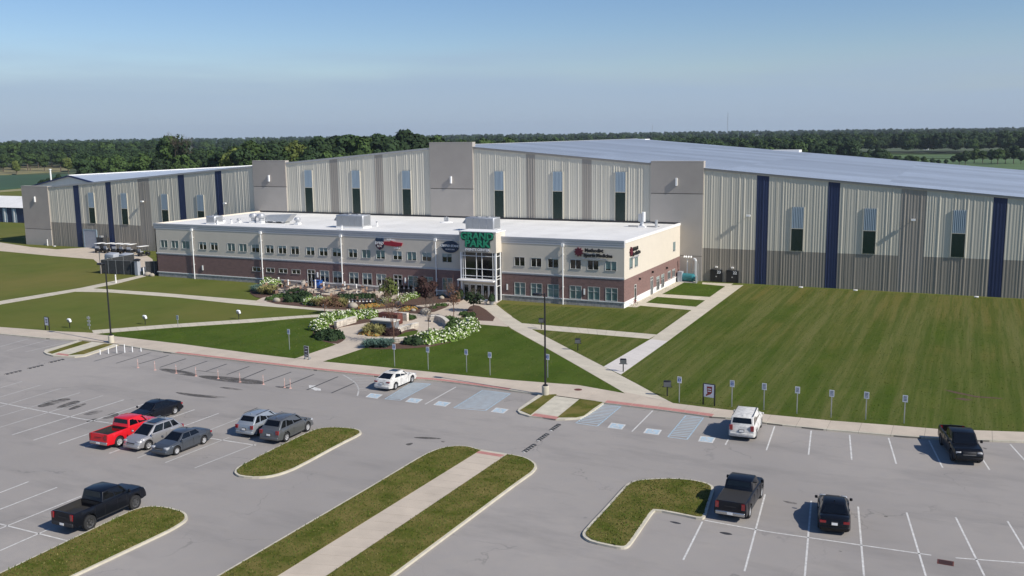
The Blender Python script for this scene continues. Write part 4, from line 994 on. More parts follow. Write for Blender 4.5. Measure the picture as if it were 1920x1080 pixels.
def trunk(name, h, r, m='bark', seed=1, limbs=5, reach=2.5):
    rr = random.Random(seed); b = MB().tube((0, 0, 0), (rr.uniform(-.2, .2), rr.uniform(-.2, .2), h), r, r*.55, 7)
    for i in range(limbs):
        a = i*6.283/limbs+rr.uniform(-.3, .3); z = h*rr.uniform(.5, .9); b.tube((0, 0, z), (reach*math.cos(a), reach*math.sin(a), z+reach*rr.uniform(.7, 1.3)), r*.4, r*.12, 5)
    return b.mesh(name, m)
TV = []
for i, (m, R_, H_, zc, n, lob) in enumerate([('leaf_dark',5.2,11,10.5,1900,20),('leaf_mid',5.6,10,10,1900,18),('leaf_dark',4.4,12,10.8,1700,20),('leaf_mid',4.8,10,10.2,1700,18),('leaf_yellow',5.0,8,8.4,1500,16),('leaf_dark',5.6,10,10.2,2000,22)]):
    TV.append((crown('crown', m, 11+i, R_, H_, zc, lob, n, .85), trunk('trunk', 7.5, .38, 'bark', i)))
TOPZ = [max(v.co.z for v in c.vertices) for c, _ in TV]
TREES = []
def tree(px, D, h, v, label, group, loc=None):
    x, y = loc or bearing(px, D); s = (h+.4)/TOPZ[v]
    t = thing('woodland_tree', label, 'tree', (x, y, -.4), random.uniform(0, 6.28), group); sx = s*random.uniform(.9, 1.2); t.scale = (sx, sx, s)
    c = put('crown', TV[v][0], t); put('trunk', TV[v][1], t); TREES.append(t); return c
rr = random.Random(31)
# wood right behind the hall, left of the middle tower
prof_c = [(440,23),(480,22.5),(520,24),(560,23.5),(610,26),(660,25.5),(695,26),(718,27.5),(740,26),(800,26),(850,25.5),(900,24),(960,22),(1010,19.5)]
def lin(P, x):
    for a, b in zip(P, P[1:]):
        if a[0] <= x <= b[0]: return a[1]+(b[1]-a[1])*(x-a[0])/(b[0]-a[0])
    return P[0][1] if x < P[0][0] else P[-1][1]
src = []
NB = 'trees of the tall wood behind the hall'
def row(x0, x1, D, dD, hf, step, vs, label, group, lim=999):
    x = x0; k = 0
    while x < x1 and k < lim:
        Dj = D+rr.uniform(-dD, dD); h = (hf(x) if callable(hf) else hf)*rr.uniform(.88, 1.02)
        src.append(tree(x, Dj, h, rr.choice(vs), label, group)); x += step*rr.uniform(.75, 1.25)*1800/Dj; k += 1
lab1 = 'dark leafy woodland tree in the tall wood behind the middle of the hall'
row(440, 1010, 385, 12, lambda x: lin(prof_c, x), 8.5, (0,2,1,4,3), lab1, NB)
row(450, 1000, 365, 10, lambda x: lin(prof_c, x)-3, 9, (0,1,2,3), lab1, NB)
row(470, 900, 348, 8, lambda x: lin(prof_c, x)-5.5, 10, (1,3,0), lab1, NB)
lab2 = 'rounded woodland tree in the belt beyond the left wing of the hall'; NL = 'trees of the belt beyond the left wing'
row(265, 480, 420, 20, lambda x: 17+2.5*math.sin(x/30), 8.5, (1,3,0,2), lab2, NL)
row(150, 300, 520, 25, 16.5, 8.5, (0,1,3,2), lab2, NL)
row(180, 330, 455, 15, 11, 10, (1,3,1), lab2, NL)
lab3 = 'tall tree on the far side of the green field at the left'; NF = 'tall trees beyond the green field on the left'
row(-60, 260, 900, 40, lambda x: 20+2*math.sin(x/23), 11, (0,2,5,0,3), lab3, NF)
row(-60, 300, 820, 20, 15, 14, (1,3,0), lab3, NF)
lab4 = 'tree standing just beyond the roof of the hall on the right'; NR = 'trees just beyond the hall roof on the right'
row(1010, 1560, 470, 25, lambda x: 18.5 if x < 1440 else 15.5, 10, (1,3,0,3,2), lab4, NR)
row(1180, 1480, 430, 10, 14, 13, (1,3,4), lab4, NR)
lab5 = 'small hedgerow tree between the green fields on the right'; NH = 'hedgerow trees between the fields on the right'
row(1480, 1990, 700, 22, lambda x: 8+3.5*math.sin(x/41)+2*math.sin(x/13), 5.5, (0,3,1,0,5), lab5, NH); row(1560, 1760, 640, 10, lambda x: 6+2*math.sin(x/19), 6, (0,3,5), lab5, NH)
for px, D, h, l in ((24,770,10,'yellow green tree at the field edge, nearest the left border'), (122,765,11.5,'yellow green tree at the field edge, further right of the pair'), (1858,345,11,'yellow green round tree whose top shows over the roof at the far right')):
    t = tree(px, D, h, 4, l, None)
# big tree with bare limbs
x, y = bearing(322, 430); t = thing('half_dead_tree', 'tallest left tree, leafy on one side with bare pale limbs on the other', 'tree', (x, y, -.4)); t.scale = (1.3, 1.3, 1.28)
put('crown', crown('crown', 'leaf_dark', 77, 6.4, 13, 12.5, 20, 2600, .8), t, (-3.6, 1.5, 0)); put('crown', crown('crown', 'leaf_mid', 79, 4.2, 8, 15.5, 12, 1200, .7), t, (-2.2, 0, 0)); b = MB().tube((0, 0, 0), (1, 0, 16), .55, .3, 7, 0)
def limbs(b, p, d, L, r, dep, rg):
    q = p+d*L; b.tube(p, q, r, r*.6, 5)
    if dep:
        for _ in range(3 if dep > 1 else 4):
            dd = (d+Vector((rg.uniform(-.7, .7), rg.uniform(-.7, .7), rg.uniform(-.1, .5)))).normalized(); limbs(b, p.lerp(q, rg.uniform(.55, 1)), dd, L*rg.uniform(.55, .8), r*.55, dep-1, rg)
rg = random.Random(5)
for d in ((.5,0,.85),(.2,.2,1),(.8,-.1,.6),(.35,-.3,.9)): limbs(b, Vector((.8, 0, 10.5)), Vector(d).normalized(), 4.2, .22, 4, rg)
b.build('bare_limbs', 'bark', t)
put('crown', crown('crown', 'leaf_mid', 78, 4.4, 8, 10, 14, 1100, .7), t, (4.5, 0, 0)); put('crown', crown('crown', 'leaf_dark', 80, 3.6, 6, 14, 10, 420, .55, core=False), t, (3.0, 0, 2.5))
# scrub by the field
for i in range(10):
    p = bearing(70+i*11, 520-i*6); t = thing('field_shrub', ['first','second','third','fourth','fifth','sixth','seventh','eighth','ninth','tenth'][i]+' from left of the dark scrub bushes at the green field corner', 'bush', (*p, -.4), i, 'scrub bushes at the corner of the left field'); t.scale = (.55+.1*(i % 3),)*2+(.42+.08*(i % 4),)
    put('foliage', TV[(0, 2, 5)[i % 3]][0], t, (0, 0, -4)); put('stem', TV[0][1], t, (0, 0, -2))
# the wood that reads as one mass to the horizon, instances of the crowns above
def wood(name, pts, label):
    me = bpy.data.meshes.new(name); me.from_pydata([(x, y, -.4) for x, y, s in pts], [], [])
    at = me.attributes.new('size', 'FLOAT', 'POINT'); at.data.foreach_set('value', [s for _, _, s in pts])
    o = put(name, me, None, label=label, cat='woodland', kind='stuff')
    ng = bpy.data.node_groups.new(name, 'GeometryNodeTree')
    ng.interface.new_socket('Geometry', in_out='INPUT', socket_type='NodeSocketGeometry'); ng.interface.new_socket('Geometry', in_out='OUTPUT', socket_type='NodeSocketGeometry')
    N = ng.nodes; gi = N.new('NodeGroupInput'); go = N.new('NodeGroupOutput'); ip = N.new('GeometryNodeInstanceOnPoints'); jn = N.new('GeometryNodeJoinGeometry')
    for v in (0, 1, 2, 3, 5):
        so_ = next(c for c in src if c.data == TV[v][0]); oi = N.new('GeometryNodeObjectInfo'); oi.transform_space = 'ORIGINAL'; oi.inputs['Object'].default_value = so_; oi.inputs['As Instance'].default_value = True
        ng.links.new(oi.outputs['Geometry'], jn.inputs[0])
    ng.links.new(gi.outputs[0], ip.inputs['Points']); ng.links.new(jn.outputs[0], ip.inputs['Instance']); ip.inputs['Pick Instance'].default_value = True
    rv = N.new('FunctionNodeRandomValue'); rv.data_type = 'FLOAT_VECTOR'; rv.inputs[0].default_value = (0, 0, 0); rv.inputs[1].default_value = (0, 0, 6.28)
    ng.links.new(rv.outputs[0], ip.inputs['Rotation'])
    na = N.new('GeometryNodeInputNamedAttribute'); na.data_type = 'FLOAT'; na.inputs[0].default_value = 'size'; ng.links.new(na.outputs[0], ip.inputs['Scale'])
    ng.links.new(ip.outputs[0], go.inputs[0]); md = o.modifiers.new('wood', 'NODES'); md.node_group = ng
    return o
pts = []
def belt(x0, x1, D0, D1, n, h0, h1):
    for _ in range(n):
        x = rr.uniform(x0, x1); D = math.sqrt(rr.uniform(D0*D0, D1*D1)); p = bearing(x, D); pts.append((p[0], p[1], rr.uniform(h0, h1)/15.5))
belt(-120, 320, 915, 1150, 260, 17, 22)
belt(-100, 2050, 1500, 1700, 520, 15, 20)
belt(-100, 2050, 2100, 2500, 800, 16, 21)
belt(-100, 2050, 3200, 4200, 1500, 17, 24)
belt(860, 1600, 620, 1000, 420, 15, 19)
belt(1500, 2060, 960, 1130, 380, 15, 20)
belt(1380, 1560, 560, 760, 60, 11, 15)
belt(440, 1050, 400, 560, 420, 17, 21)
belt(150, 480, 540, 720, 200, 14, 17)
wood('distant_woodland', pts, 'dense green woodland stretching away to the horizon')
# lattice mast and far farm buildings
def mast(px, D, h, w, label):
    p = bearing(px, D); t = thing('radio_mast', label, 'mast', (*p, -.4)); m = MB()
    for k in range(3): a = k*2.094; m.tube((w*math.cos(a), w*math.sin(a), 0), (w*math.cos(a), w*math.sin(a), h), .14, .14, 4)
    for k in range(int(h/3)):
        for j in range(3): a = j*2.094; c = (j+1)*2.094; m.tube((w*math.cos(a), w*math.sin(a), k*3), (w*math.cos(c), w*math.sin(c), k*3+3), .08, .08, 3)
    m.build('lattice', 'trim_metal', t); MB().tube((0, 0, h), (0, 0, h+5), .12, .05, 4).build('antenna', 'trim_metal', t)
mast(1364, 2400, 66, .8, 'tall thin lattice radio mast rising above the horizon on the right')
mast(1223, 3000, 45, .8, 'smaller faint lattice mast on the horizon left of the tall one')
for px, D, l in ((1738, 1180, 'tiny white barn glinting in the far trees at the right'), (250, 1500, 'pale farm building far off in the gap of the left woods')):
    p = bearing(px, D); t = thing('farm_building', l, 'barn', (*p, -.4)); MB().box(-2.5 if px > 1000 else -5, 2.5 if px > 1000 else 5, -2.5, 2.5, 0, 13 if px > 1000 else 6).build('wall', 'cap_white', t); m = MB().xprism([(-2.8, 13 if px > 1000 else 6), (2.8, 13 if px > 1000 else 6), (0, 15.5 if px > 1000 else 8)], -2.8, 2.8); m.build('roof', 'trim_metal', t)
p = G(90, 345); t = thing('white_mast', 'white flagless pole standing at the field edge behind the left end of the hall', 'pole', (*bearing(88, 300), 0)); MB().tube((0, 0, 0), (0, 0, 15.6), .28, .2, 8).build('pole', 'white_paint', t); MB().lathe([(.35, 0), (.35, .2), (0, .3)], n=8).build('cap', 'white_paint', t, (0, 0, 15.6))

# ------------------------------------------------------------------ garden beds
ZB = .17
def bed(px, name='planting_bed', edge=True):
    P = smooth_poly(GL(px, ZB), 1); o = MB().prism(P, -.2, ZB).build(name, 'mulch', kind='structure'); return o
bed([(466,548),(474,538),(487,527),(516,525),(535,530),(536,538),(517,541.5),(525,549),(500,556),(484,559.5)])
bed([(495,567),(512,558),(540,547.5),(600,551),(650,558),(700,562),(760,559),(800,551),(815,547),(866,556),(870,563),(851,565),(763,574),(684,582),(670,582),(589,577)])
bed([(731,585),(760,578),(795,576),(833,570),(847,572),(802,589)])
bed([(872,586),(884,571),(903,574),(937,602),(886,600),(862,596)])
bed([(825,599),(846,597),(869,596),(888,603),(890,612),(884,623),(851,639.5),(809,649.5),(760,653.5),(700,655),(682,650.5),(698,642),(760,641.5),(786,630),(815,622),(838,616),(842,607),(828,603)])
bed([(585,617),(591,604),(612,595.5),(600,592),(632,592),(652,588.5),(690,587.5),(722,590),(715,600),(668,608),(630,615),(627,621),(648,632),(645,638),(630,646),(592,636)])
bed([(746,594),(752,589),(782,597),(768,601.5),(755,600)])
isl = [(678,626),(690,616),(707,608),(760,612),(783,618),(782,624),(750,631),(710,631)]
bed(isl)
ngon('lawn', [(744,631),(760,623),(784,619),(781,625),(765,629.5)], .19, 'lawn_lush')
ngon('lawn', [(706,590),(720,586.5),(738,588),(727,592.5)], .19, 'lawn_lush')

# stone walls built of single stones under a cap
def stone_wall(px, h, label, th=.45, closed=False, cap=True):
    P = GL(px, .14); P = resample(smooth_poly(P, 1, False) if len(P) > 2 else P, max(3, int(sum(math.dist(a, b) for a, b in zip(P, P[1:]))/.62)))
    t = thing('stone_wall', label, 'wall', (P[0][0], P[0][1], .13)); o = Vector((*P[0], 0)); rows = max(2, int(h/.24))
    for i, (a, b) in enumerate(zip(P, P[1:])):
        A, B = Vector((*a, 0))-o, Vector((*b, 0))-o; d = (B-A); L = d.length; an = math.atan2(d.y, d.x)
        for r in range(rows):
            q = random.uniform(-.03, .03)
            MB().box(.012, L-.012, -th/2+q, th/2-q, r*h/rows+.01, (r+1)*h/rows-.008).build('stone', 'stone_wall', t, A, an)
        if cap: MB().box(.004, L-.004, -th/2-.05, th/2+.05, h, h+.08).build('cap_stone', 'stone_cap', t, A, an)
    return t
stone_wall([(629,615),(640,612),(652,608.5),(666,604.5)], .75, 'curved stone wall holding the left hydrangea bed above the round walk')
stone_wall([(808,603),(820,602.5),(832,606.5),(839,613)], .75, 'curved dark faced stone wall at the right side of the round walk')
stone_wall([(697,644),(720,644.5),(758,642.5)], .55, 'low straight stone wall along the front edge of the round walk')
stone_wall([(741,600),(765,602)], 1.0, 'stone wall with pale cap standing behind the fountain block')
stone_wall([(742,627),(755,619.5),(783,613.5)], .55, 'low curved stone wall sweeping right from the fountain block')
stone_wall([(714,601),(727,602)], .9, 'short pale stone pier left of the rusty steel box')
p = G(723, 620, .17); t = thing('fountain_block', 'dark stone water feature block with a pale flat top inside the round bed', 'fountain', (*p, .17))
for r in range(5):
    for c in range(5): MB().box(-1.6+c*.64, -1.6+c*.64+.625, -.6+random.uniform(-.03, 0), .6, r*.26, r*.26+.245).build('block', 'metal_post', t)
MB().box(-1.75, 1.7, -.75, .75, 1.3, 1.42).build('top_slab', 'stone_cap', t); MB().box(-.5, .5, -.66, -.6, .1, .95).build('spill_opening', 'glass_dark', t)
p = G(732.5, 606, .17); t = thing('steel_planter', 'rust red steel box planter behind the fountain block', 'planter', (*p, .17))
m = MB().box(-1.5, 1.5, -.55, .55, 0, 1.35); put('shell', bevelled(m, 'corten', .03, 1), t)
for i in range(4): MB().box(-1.45+i*.74, -.79+i*.74, -.58, -.56, .08, 1.27).build('panel', 'corten', t)
text('emblem', 'U', .7, 'sign_white', t, (-.55, -.59, .7), ext=.005)

def shrub_mesh(seed, r, h, m, ls=.16, n=420, name='foliage'):
    rr_ = random.Random(seed); b = MB()
    for k in range(n):
        z = rr_.uniform(-.1, 1); a = rr_.uniform(0, 6.28); s = math.sqrt(max(0, 1-z*z)); q = rr_.uniform(.75, 1.08)*(1+.15*math.sin(3*a+seed))
        c = Vector((r*s*math.cos(a)*q, r*s*math.sin(a)*q, h*z*q)); nrm = (Vector((s*math.cos(a), s*math.sin(a), z))+Vector((rr_.uniform(-.7, .7), rr_.uniform(-.7, .7), rr_.uniform(-.2, .7)))).normalized()
        t = nrm.orthogonal().normalized(); w = nrm.cross(t); l = ls*rr_.uniform(.6, 1.4); b.add([c-t*l-w*l*.6, c+t*l-w*l*.5, c+t*l*.8+w*l*.6, c-t*l*.9+w*l*.5], [(0,1,2,3)])
    b.blob((0, 0, h*.3), (r*.82, r*.82, h*.6), 2, jit=.12, rng=rr_)
    return b.mesh(name, m)
def flower_mesh(seed, r, h, m, n=60, fs=.15):
    rr_ = random.Random(seed); b = MB()
    for k in range(n):
        z = rr_.uniform(.0, 1); a = rr_.uniform(0, 6.28); s = math.sqrt(max(0, 1-z*z)); q = rr_.uniform(.92, 1.12)*(1+.15*math.sin(3*a+seed)); f = fs*rr_.uniform(.6, 1.15)
        b.blob((r*s*math.cos(a)*q, r*s*math.sin(a)*q, h*z*q), (f, f, f*.8), 1, jit=.2, rng=rr_)
    return b.mesh('blossoms', m)
def grass_mesh(seed, r, h, m, n=260):
    rr_ = random.Random(seed); b = MB()
    for k in range(n):
        a = rr_.uniform(0, 6.28); r0 = r*.25*rr_.random(); c = Vector((r0*math.cos(a), r0*math.sin(a), 0)); o = r*rr_.uniform(.3, 1.05); hh = h*rr_.uniform(.55, 1.05)
        t = Vector((-math.sin(a), math.cos(a), 0))*.03; mid = Vector((c.x+o*.45*math.cos(a), c.y+o*.45*math.sin(a), hh*.8)); tip = Vector((o*math.cos(a), o*math.sin(a), hh*rr_.uniform(.55, 1)))
        b.add([c-t, c+t, mid+t*1.3, mid-t*1.3, tip+t*.4, tip-t*.4], [(0,1,2,3), (3,2,4,5)])
    return b.mesh('blades', m)
HY = [(shrub_mesh(k, 1.0, 1.15, 'leaf_hydrangea'), flower_mesh(k, .98, 1.14, 'petal', 62, .125)) for k in range(4)]
GRS = [grass_mesh(k, .95, 1.05, 'leaf_straw') for k in range(3)]; GRG = [grass_mesh(9+k, .85, .8, 'leaf_bluegreen') for k in range(2)]
LOW = [shrub_mesh(20+k, .8, .6, 'leaf_mid', .12) for k in range(3)]; DARKS = [shrub_mesh(30+k, .95, .9, 'leaf_dark', .14) for k in range(3)]
ORG = [(shrub_mesh(40+k, .6, .35, 'leaf_straw', .1, 200), flower_mesh(40+k, .6, .38, 'flower_orange', 60, .09)) for k in range(2)]
PUR = [shrub_mesh(50+k, .8, .8, 'leaf_purple', .13) for k in range(2)]
def plant(kind, px, s, label, group, z=ZB):
    if kind == 'hydrangea': s *= .9
    p = G(*px, z); t = thing(kind, label, 'plant', (*p, z), random.uniform(0, 6.28), group); t.scale = (s*random.uniform(.9, 1.1), s*random.uniform(.9, 1.1), s*random.uniform(.9, 1.1))
    if kind == 'hydrangea': a, b = random.choice(HY); put('foliage', a, t); put('blossoms', b, t)
    elif kind == 'flower_clump': a, b = random.choice(ORG); put('foliage', a, t); put('blossoms', b, t)
    else: put('foliage', random.choice({'grass_tuft': GRS, 'blue_grass_tuft': GRG, 'low_shrub': LOW, 'dark_shrub': DARKS, 'purple_shrub': PUR}[kind]), t)
    return t
hyd = [('in the small left bed by the terrace path', [(495,537),(503,533),(511,531),(520,530),(507,538),(517,536)], 1.0),
 ('along the curved left stone wall', [(593,618),(599,612),(606,607),(613,602),(620,606),(627,602),(634,598),(641,602),(648,597),(656,600),(663,596),(604,619)], 1.02),
 ('in the row behind the rusty steel planter', [(675,597),(683,594),(691,596),(697,593)], .95),
 ('in the long curved right bed', [(793,641),(802,643),(810,638),(820,641),(829,635),(838,638),(846,632),(855,634),(862,627),(870,628),(874,620),(881,621),(878,612),(868,614),(884,615)], 1.08),
 ('in the terrace bed at the left', [(576,570),(584,566),(590,571),(597,565),(605,568)], .8), ('in the terrace bed at the right', [(748,568),(755,564),(763,561),(772,559),(708,571),(716,568),(726,566),(784,556)], .8)]
ORD = ['first', 'second', 'third', 'fourth', 'fifth', 'sixth', 'seventh', 'eighth', 'ninth', 'tenth', 'eleventh', 'twelfth', 'thirteenth', 'fourteenth', 'fifteenth']
for w_, L, s in hyd:
    for i_, q in enumerate(sorted(L)): plant('hydrangea', q, s, ORD[i_]+' from left of the white hydrangeas '+w_, 'white hydrangeas '+w_)
for w_, kind, L, s, desc in [
 ('at the left end of the terrace bed', 'low_shrub', [(507,562),(518,558),(528,556),(540,560),(552,562)], .9, 'low green mounding shrub'),
 ('in the thick of the terrace bed', 'dark_shrub', [(545,556),(555,552),(566,555),(575,560),(560,562),(545,565),(567,565),(640,562)], 1.1, 'dark green spreading shrub'),
 ('along the front of the terrace bed', 'grass_tuft', [(596,574),(604,572),(612,574),(620,571),(628,574),(636,572),(644,575),(589,572)], 1.1, 'straw green ornamental grass tuft'),
 ('in the small left bed', 'grass_tuft', [(492,551),(500,549),(508,552),(514,549),(505,546)], 1.15, 'straw green ornamental grass tuft'),
 ('in the small left bed', 'blue_grass_tuft', [(477,546),(483,543),(485,549)], 1.2, 'pale blue green grass clump'),
 ('below the terrace bed', 'flower_clump', [(680,577),(690,576),(700,575),(709,574)], 1.1, 'orange flowering ground clump'),
 ('in the triangular middle bed', 'flower_clump', [(758,582),(766,580),(774,580)], 1.1, 'orange flowering ground clump'),
 ('in the triangular middle bed', 'low_shrub', [(822,573),(832,573),(812,578)], .6, 'small yellow green shrub'),
 ('by the front foot of the left bed', 'dark_shrub', [(603,632),(612,635),(622,637),(632,634),(618,629)], 1.0, 'dark feathery low shrub'),
 ('at the front stone wall', 'blue_grass_tuft', [(689,651),(697,648),(706,651),(714,648),(722,651),(730,648)], 1.15, 'grey green spiky plant'),
 ('in the round centre bed', 'grass_tuft', [(692,622),(699,619),(706,623),(688,626),(712,628)], 1.0, 'straw green ornamental grass tuft'),
 ('in the round centre bed', 'flower_clump', [(682,626),(695,628),(704,629)], .9, 'rusty flowering clump'),
 ('behind the curved right wall', 'low_shrub', [(835,602),(845,603),(852,606),(848,614),(857,611)], 1.1, 'olive green clipped shrub'),
 ('beside the front wall end', 'dark_shrub', [(768,644),(776,643),(783,645)], .9, 'dark green low shrub'),
 ('under the entrance side small tree', 'low_shrub', [(870,590),(878,594),(885,592)], .8, 'brown green trailing shrub'),
 ('beside the entrance wall', 'low_shrub', [(835,553),(842,552),(858,556)], .9, 'rounded green shrub'),
 ('near the rusty planter', 'low_shrub', [(755,593),(762,594),(770,597)], .8, 'yellow green low shrub'),
 ('under the bare red tree by the round walk', 'purple_shrub', [(727,627),(734,628),(741,627)], .9, 'reddish brown leafy shrub')]:
    for i_, q in enumerate(sorted(L)): plant(kind, q, s, (ORD[i_]+' from left, ' if len(L) > 1 else '')+desc+' '+w_, desc+'s '+w_)
t = plant('blue_grass_tuft', (828,549), 2.6, 'tall pale blue green conifer shrub beside the entrance bed', None)
# small trees
def twigs(label, px, h, seed, m, leaf=None, spread=.45, r=.06):
    p = G(*px, ZB); t = thing('small_tree', label, 'tree', (*p, ZB)); rg = random.Random(seed); b = MB(); b.tube((0, 0, 0), (0, 0, h*.3), r, r*.8, 6)
    for k in range(5):
        d = Vector((rg.uniform(-spread, spread), rg.uniform(-spread, spread), 1)).normalized(); limbs(b, Vector((0, 0, h*.28)), d, h*.36, r*.6, 3, rg)
    b.build('trunk', m, t)
    if leaf: put('crown', crown('crown', leaf[0], seed, leaf[1], leaf[2], leaf[3], 9, leaf[4], leaf[5], core=leaf[6]), t)
    return t
twigs('tall bare reddish branched tree left of the entrance walk bed', (851,596), 5.2, 3, 'wood_brown', ('leaf_red', 1.3, 2.6, 3.0, 260, .16, False))
twigs('slender bare sapling in front of the curved right stone wall', (804,624), 4.6, 4, 'bark', None, .3, .05)
twigs('bare pale branched tree beside the fountain block', (739,646), 6.2, 6, 'wood_brown', ('leaf_red', 1.2, 2.4, 4.2, 140, .14, False), .4)
twigs('purple leaved small tree in the triangular middle bed', (799,580), 4.6, 7, 'bark', ('leaf_purple', 1.9, 2.6, 3.1, 700, .3, True))
twigs('yellow green small tree at the right front of the terrace bed', (729,574), 4.2, 8, 'bark', ('leaf_yellow', 1.5, 2.6, 2.6, 600, .28, False))
twigs('dark layered small tree in the mulch beside the entrance walk', (888,584), 3.4, 9, 'bark', ('leaf_dark', 1.5, 1.8, 2.0, 420, .28, False))
twigs('reddish sapling on the lawn tip left of the hydrangeas', (631,587), 2.6, 10, 'wood_brown', ('leaf_red', 1.3, 1.4, 1.6, 220, .16, False))
twigs('low reddish bush tree on the path tip by the terrace bed', (609,589), 2.2, 12, 'wood_brown', ('leaf_red', 1.2, 1.2, 1.3, 200, .16, False))
twigs('thin bare sapling behind the rusty steel planter', (725,600), 3.4, 13, 'bark', None, .2, .035)
for px, s, l in (((662,577),1.0,'large pale boulder at the front of the terrace bed'), ((519,565.5),.8,'small tan boulder at the left end of the terrace bed'), ((747,572),.8,'tan boulder under the right hydrangeas'), ((798,588),1.05,'rounded cream boulder at the tip of the triangular bed'), ((828,560),.6,'grey boulder behind the triangular bed'), ((775,583),.5,'small boulder among orange flowers in the triangular bed'), ((277,516.5),.9,'pale boulder at the left corner of the office'), ((285,517.5),.7,'smaller pale boulder at the left corner of the office'), ((925,571),.45,'small white rock beside the entrance column')):
    p = G(*px, ZB); t = thing('boulder', l, 'rock', (*p, .12)); MB().blob((0, 0, s*.3), (s*.75, s*.6, s*.5), 2, jit=.06).build('rock', 'boulder', t, smooth=True)
# ------------------------------------------------------------------ vehicles
PAINT = {}
def paint(name, col, metal=.2, rough=.32): return mat('paint_'+name, col, rough, metal=metal, coat=.5 if max(col) > .05 else .12, spec=.35 if max(col) > .05 else .3)
paint('white', (.78, .78, .77), 0); paint('black', (.004, .004, .005), 0); paint('red', (.62, .012, .02), .1); paint('silver', (.40, .39, .39), .55)
paint('slate', (.085, .095, .11), .5); paint('grey', (.13, .135, .14), .5); paint('palegrey', (.36, .39, .42), .5); paint('navyblack', (.004, .005, .009), 0)
SPEC = {
 # L W H, wheel r, wheelbase centre offsets (front x, rear x) from centre, sill z, deck: list (s 0 rear..1 front, z, wf)
 'sedan': dict(L=4.85, W=1.86, H=1.47, r=.335, fx=1.42, rx=-1.42, sill=.21, top=[(0,.60,.78),(.012,.78,.86),(.035,.97,.91),(.09,1.03,.955),(.18,1.01,.985),(.40,.94,1),(.66,.93,1),(.74,.92,1),(.88,.82,.965),(.95,.72,.90),(.985,.60,.82),(1,.50,.74)],
   gh=(.125,.055,.755,.735,.325,.575), taper=.70),
 'hatch': dict(L=4.85, W=1.90, H=1.52, r=.35, fx=1.45, rx=-1.42, sill=.22, top=[(0,.66,.82),(.012,.86,.92),(.035,1.06,.96),(.10,1.09,.985),(.30,1.05,1),(.66,.98,1),(.73,.95,1),(.90,.82,.97),(.965,.72,.90),(1,.58,.76)],
   gh=(.055,0,.745,0,.27,.575), taper=.71),
 'suv': dict(L=4.65, W=1.90, H=1.76, r=.37, fx=1.40, rx=-1.36, sill=.28, top=[(0,.62,.88),(.01,.85,.94),(.025,1.05,.97),(.06,1.12,.99),(.30,1.12,1),(.66,1.08,1),(.74,1.06,1),(.89,.97,.96),(.955,.86,.91),(.985,.72,.86),(1,.58,.80)],
   gh=(.025,0,.80,0,.17,.575), taper=.74),
 'bigsuv': dict(L=5.25, W=2.03, H=1.92, r=.41, fx=1.55, rx=-1.48, sill=.33, top=[(0,.66,.92),(.01,.9,.97),(.02,1.15,.985),(.05,1.22,1),(.30,1.22,1),(.68,1.18,1),(.76,1.16,1),(.93,1.08,.97),(.975,.95,.93),(1,.70,.86)],
   gh=(.018,0,.775,0,.065,.645), taper=.83),
 'pickup': dict(L=5.85, W=2.03, H=1.92, r=.42, fx=1.87, rx=-1.76, sill=.38, top=[(0,.72,.95),(.006,1.0,.975),(.012,1.27,.98),(.30,1.27,1),(.385,1.27,1),(.40,1.25,1),(.70,1.22,1),(.76,1.20,1),(.93,1.14,.98),(.975,1.02,.95),(1,.74,.88)],
   gh=(.385,0,.775,0,.415,.655), taper=.80, bed=(.025, .375)),
}
SHAPE = {}
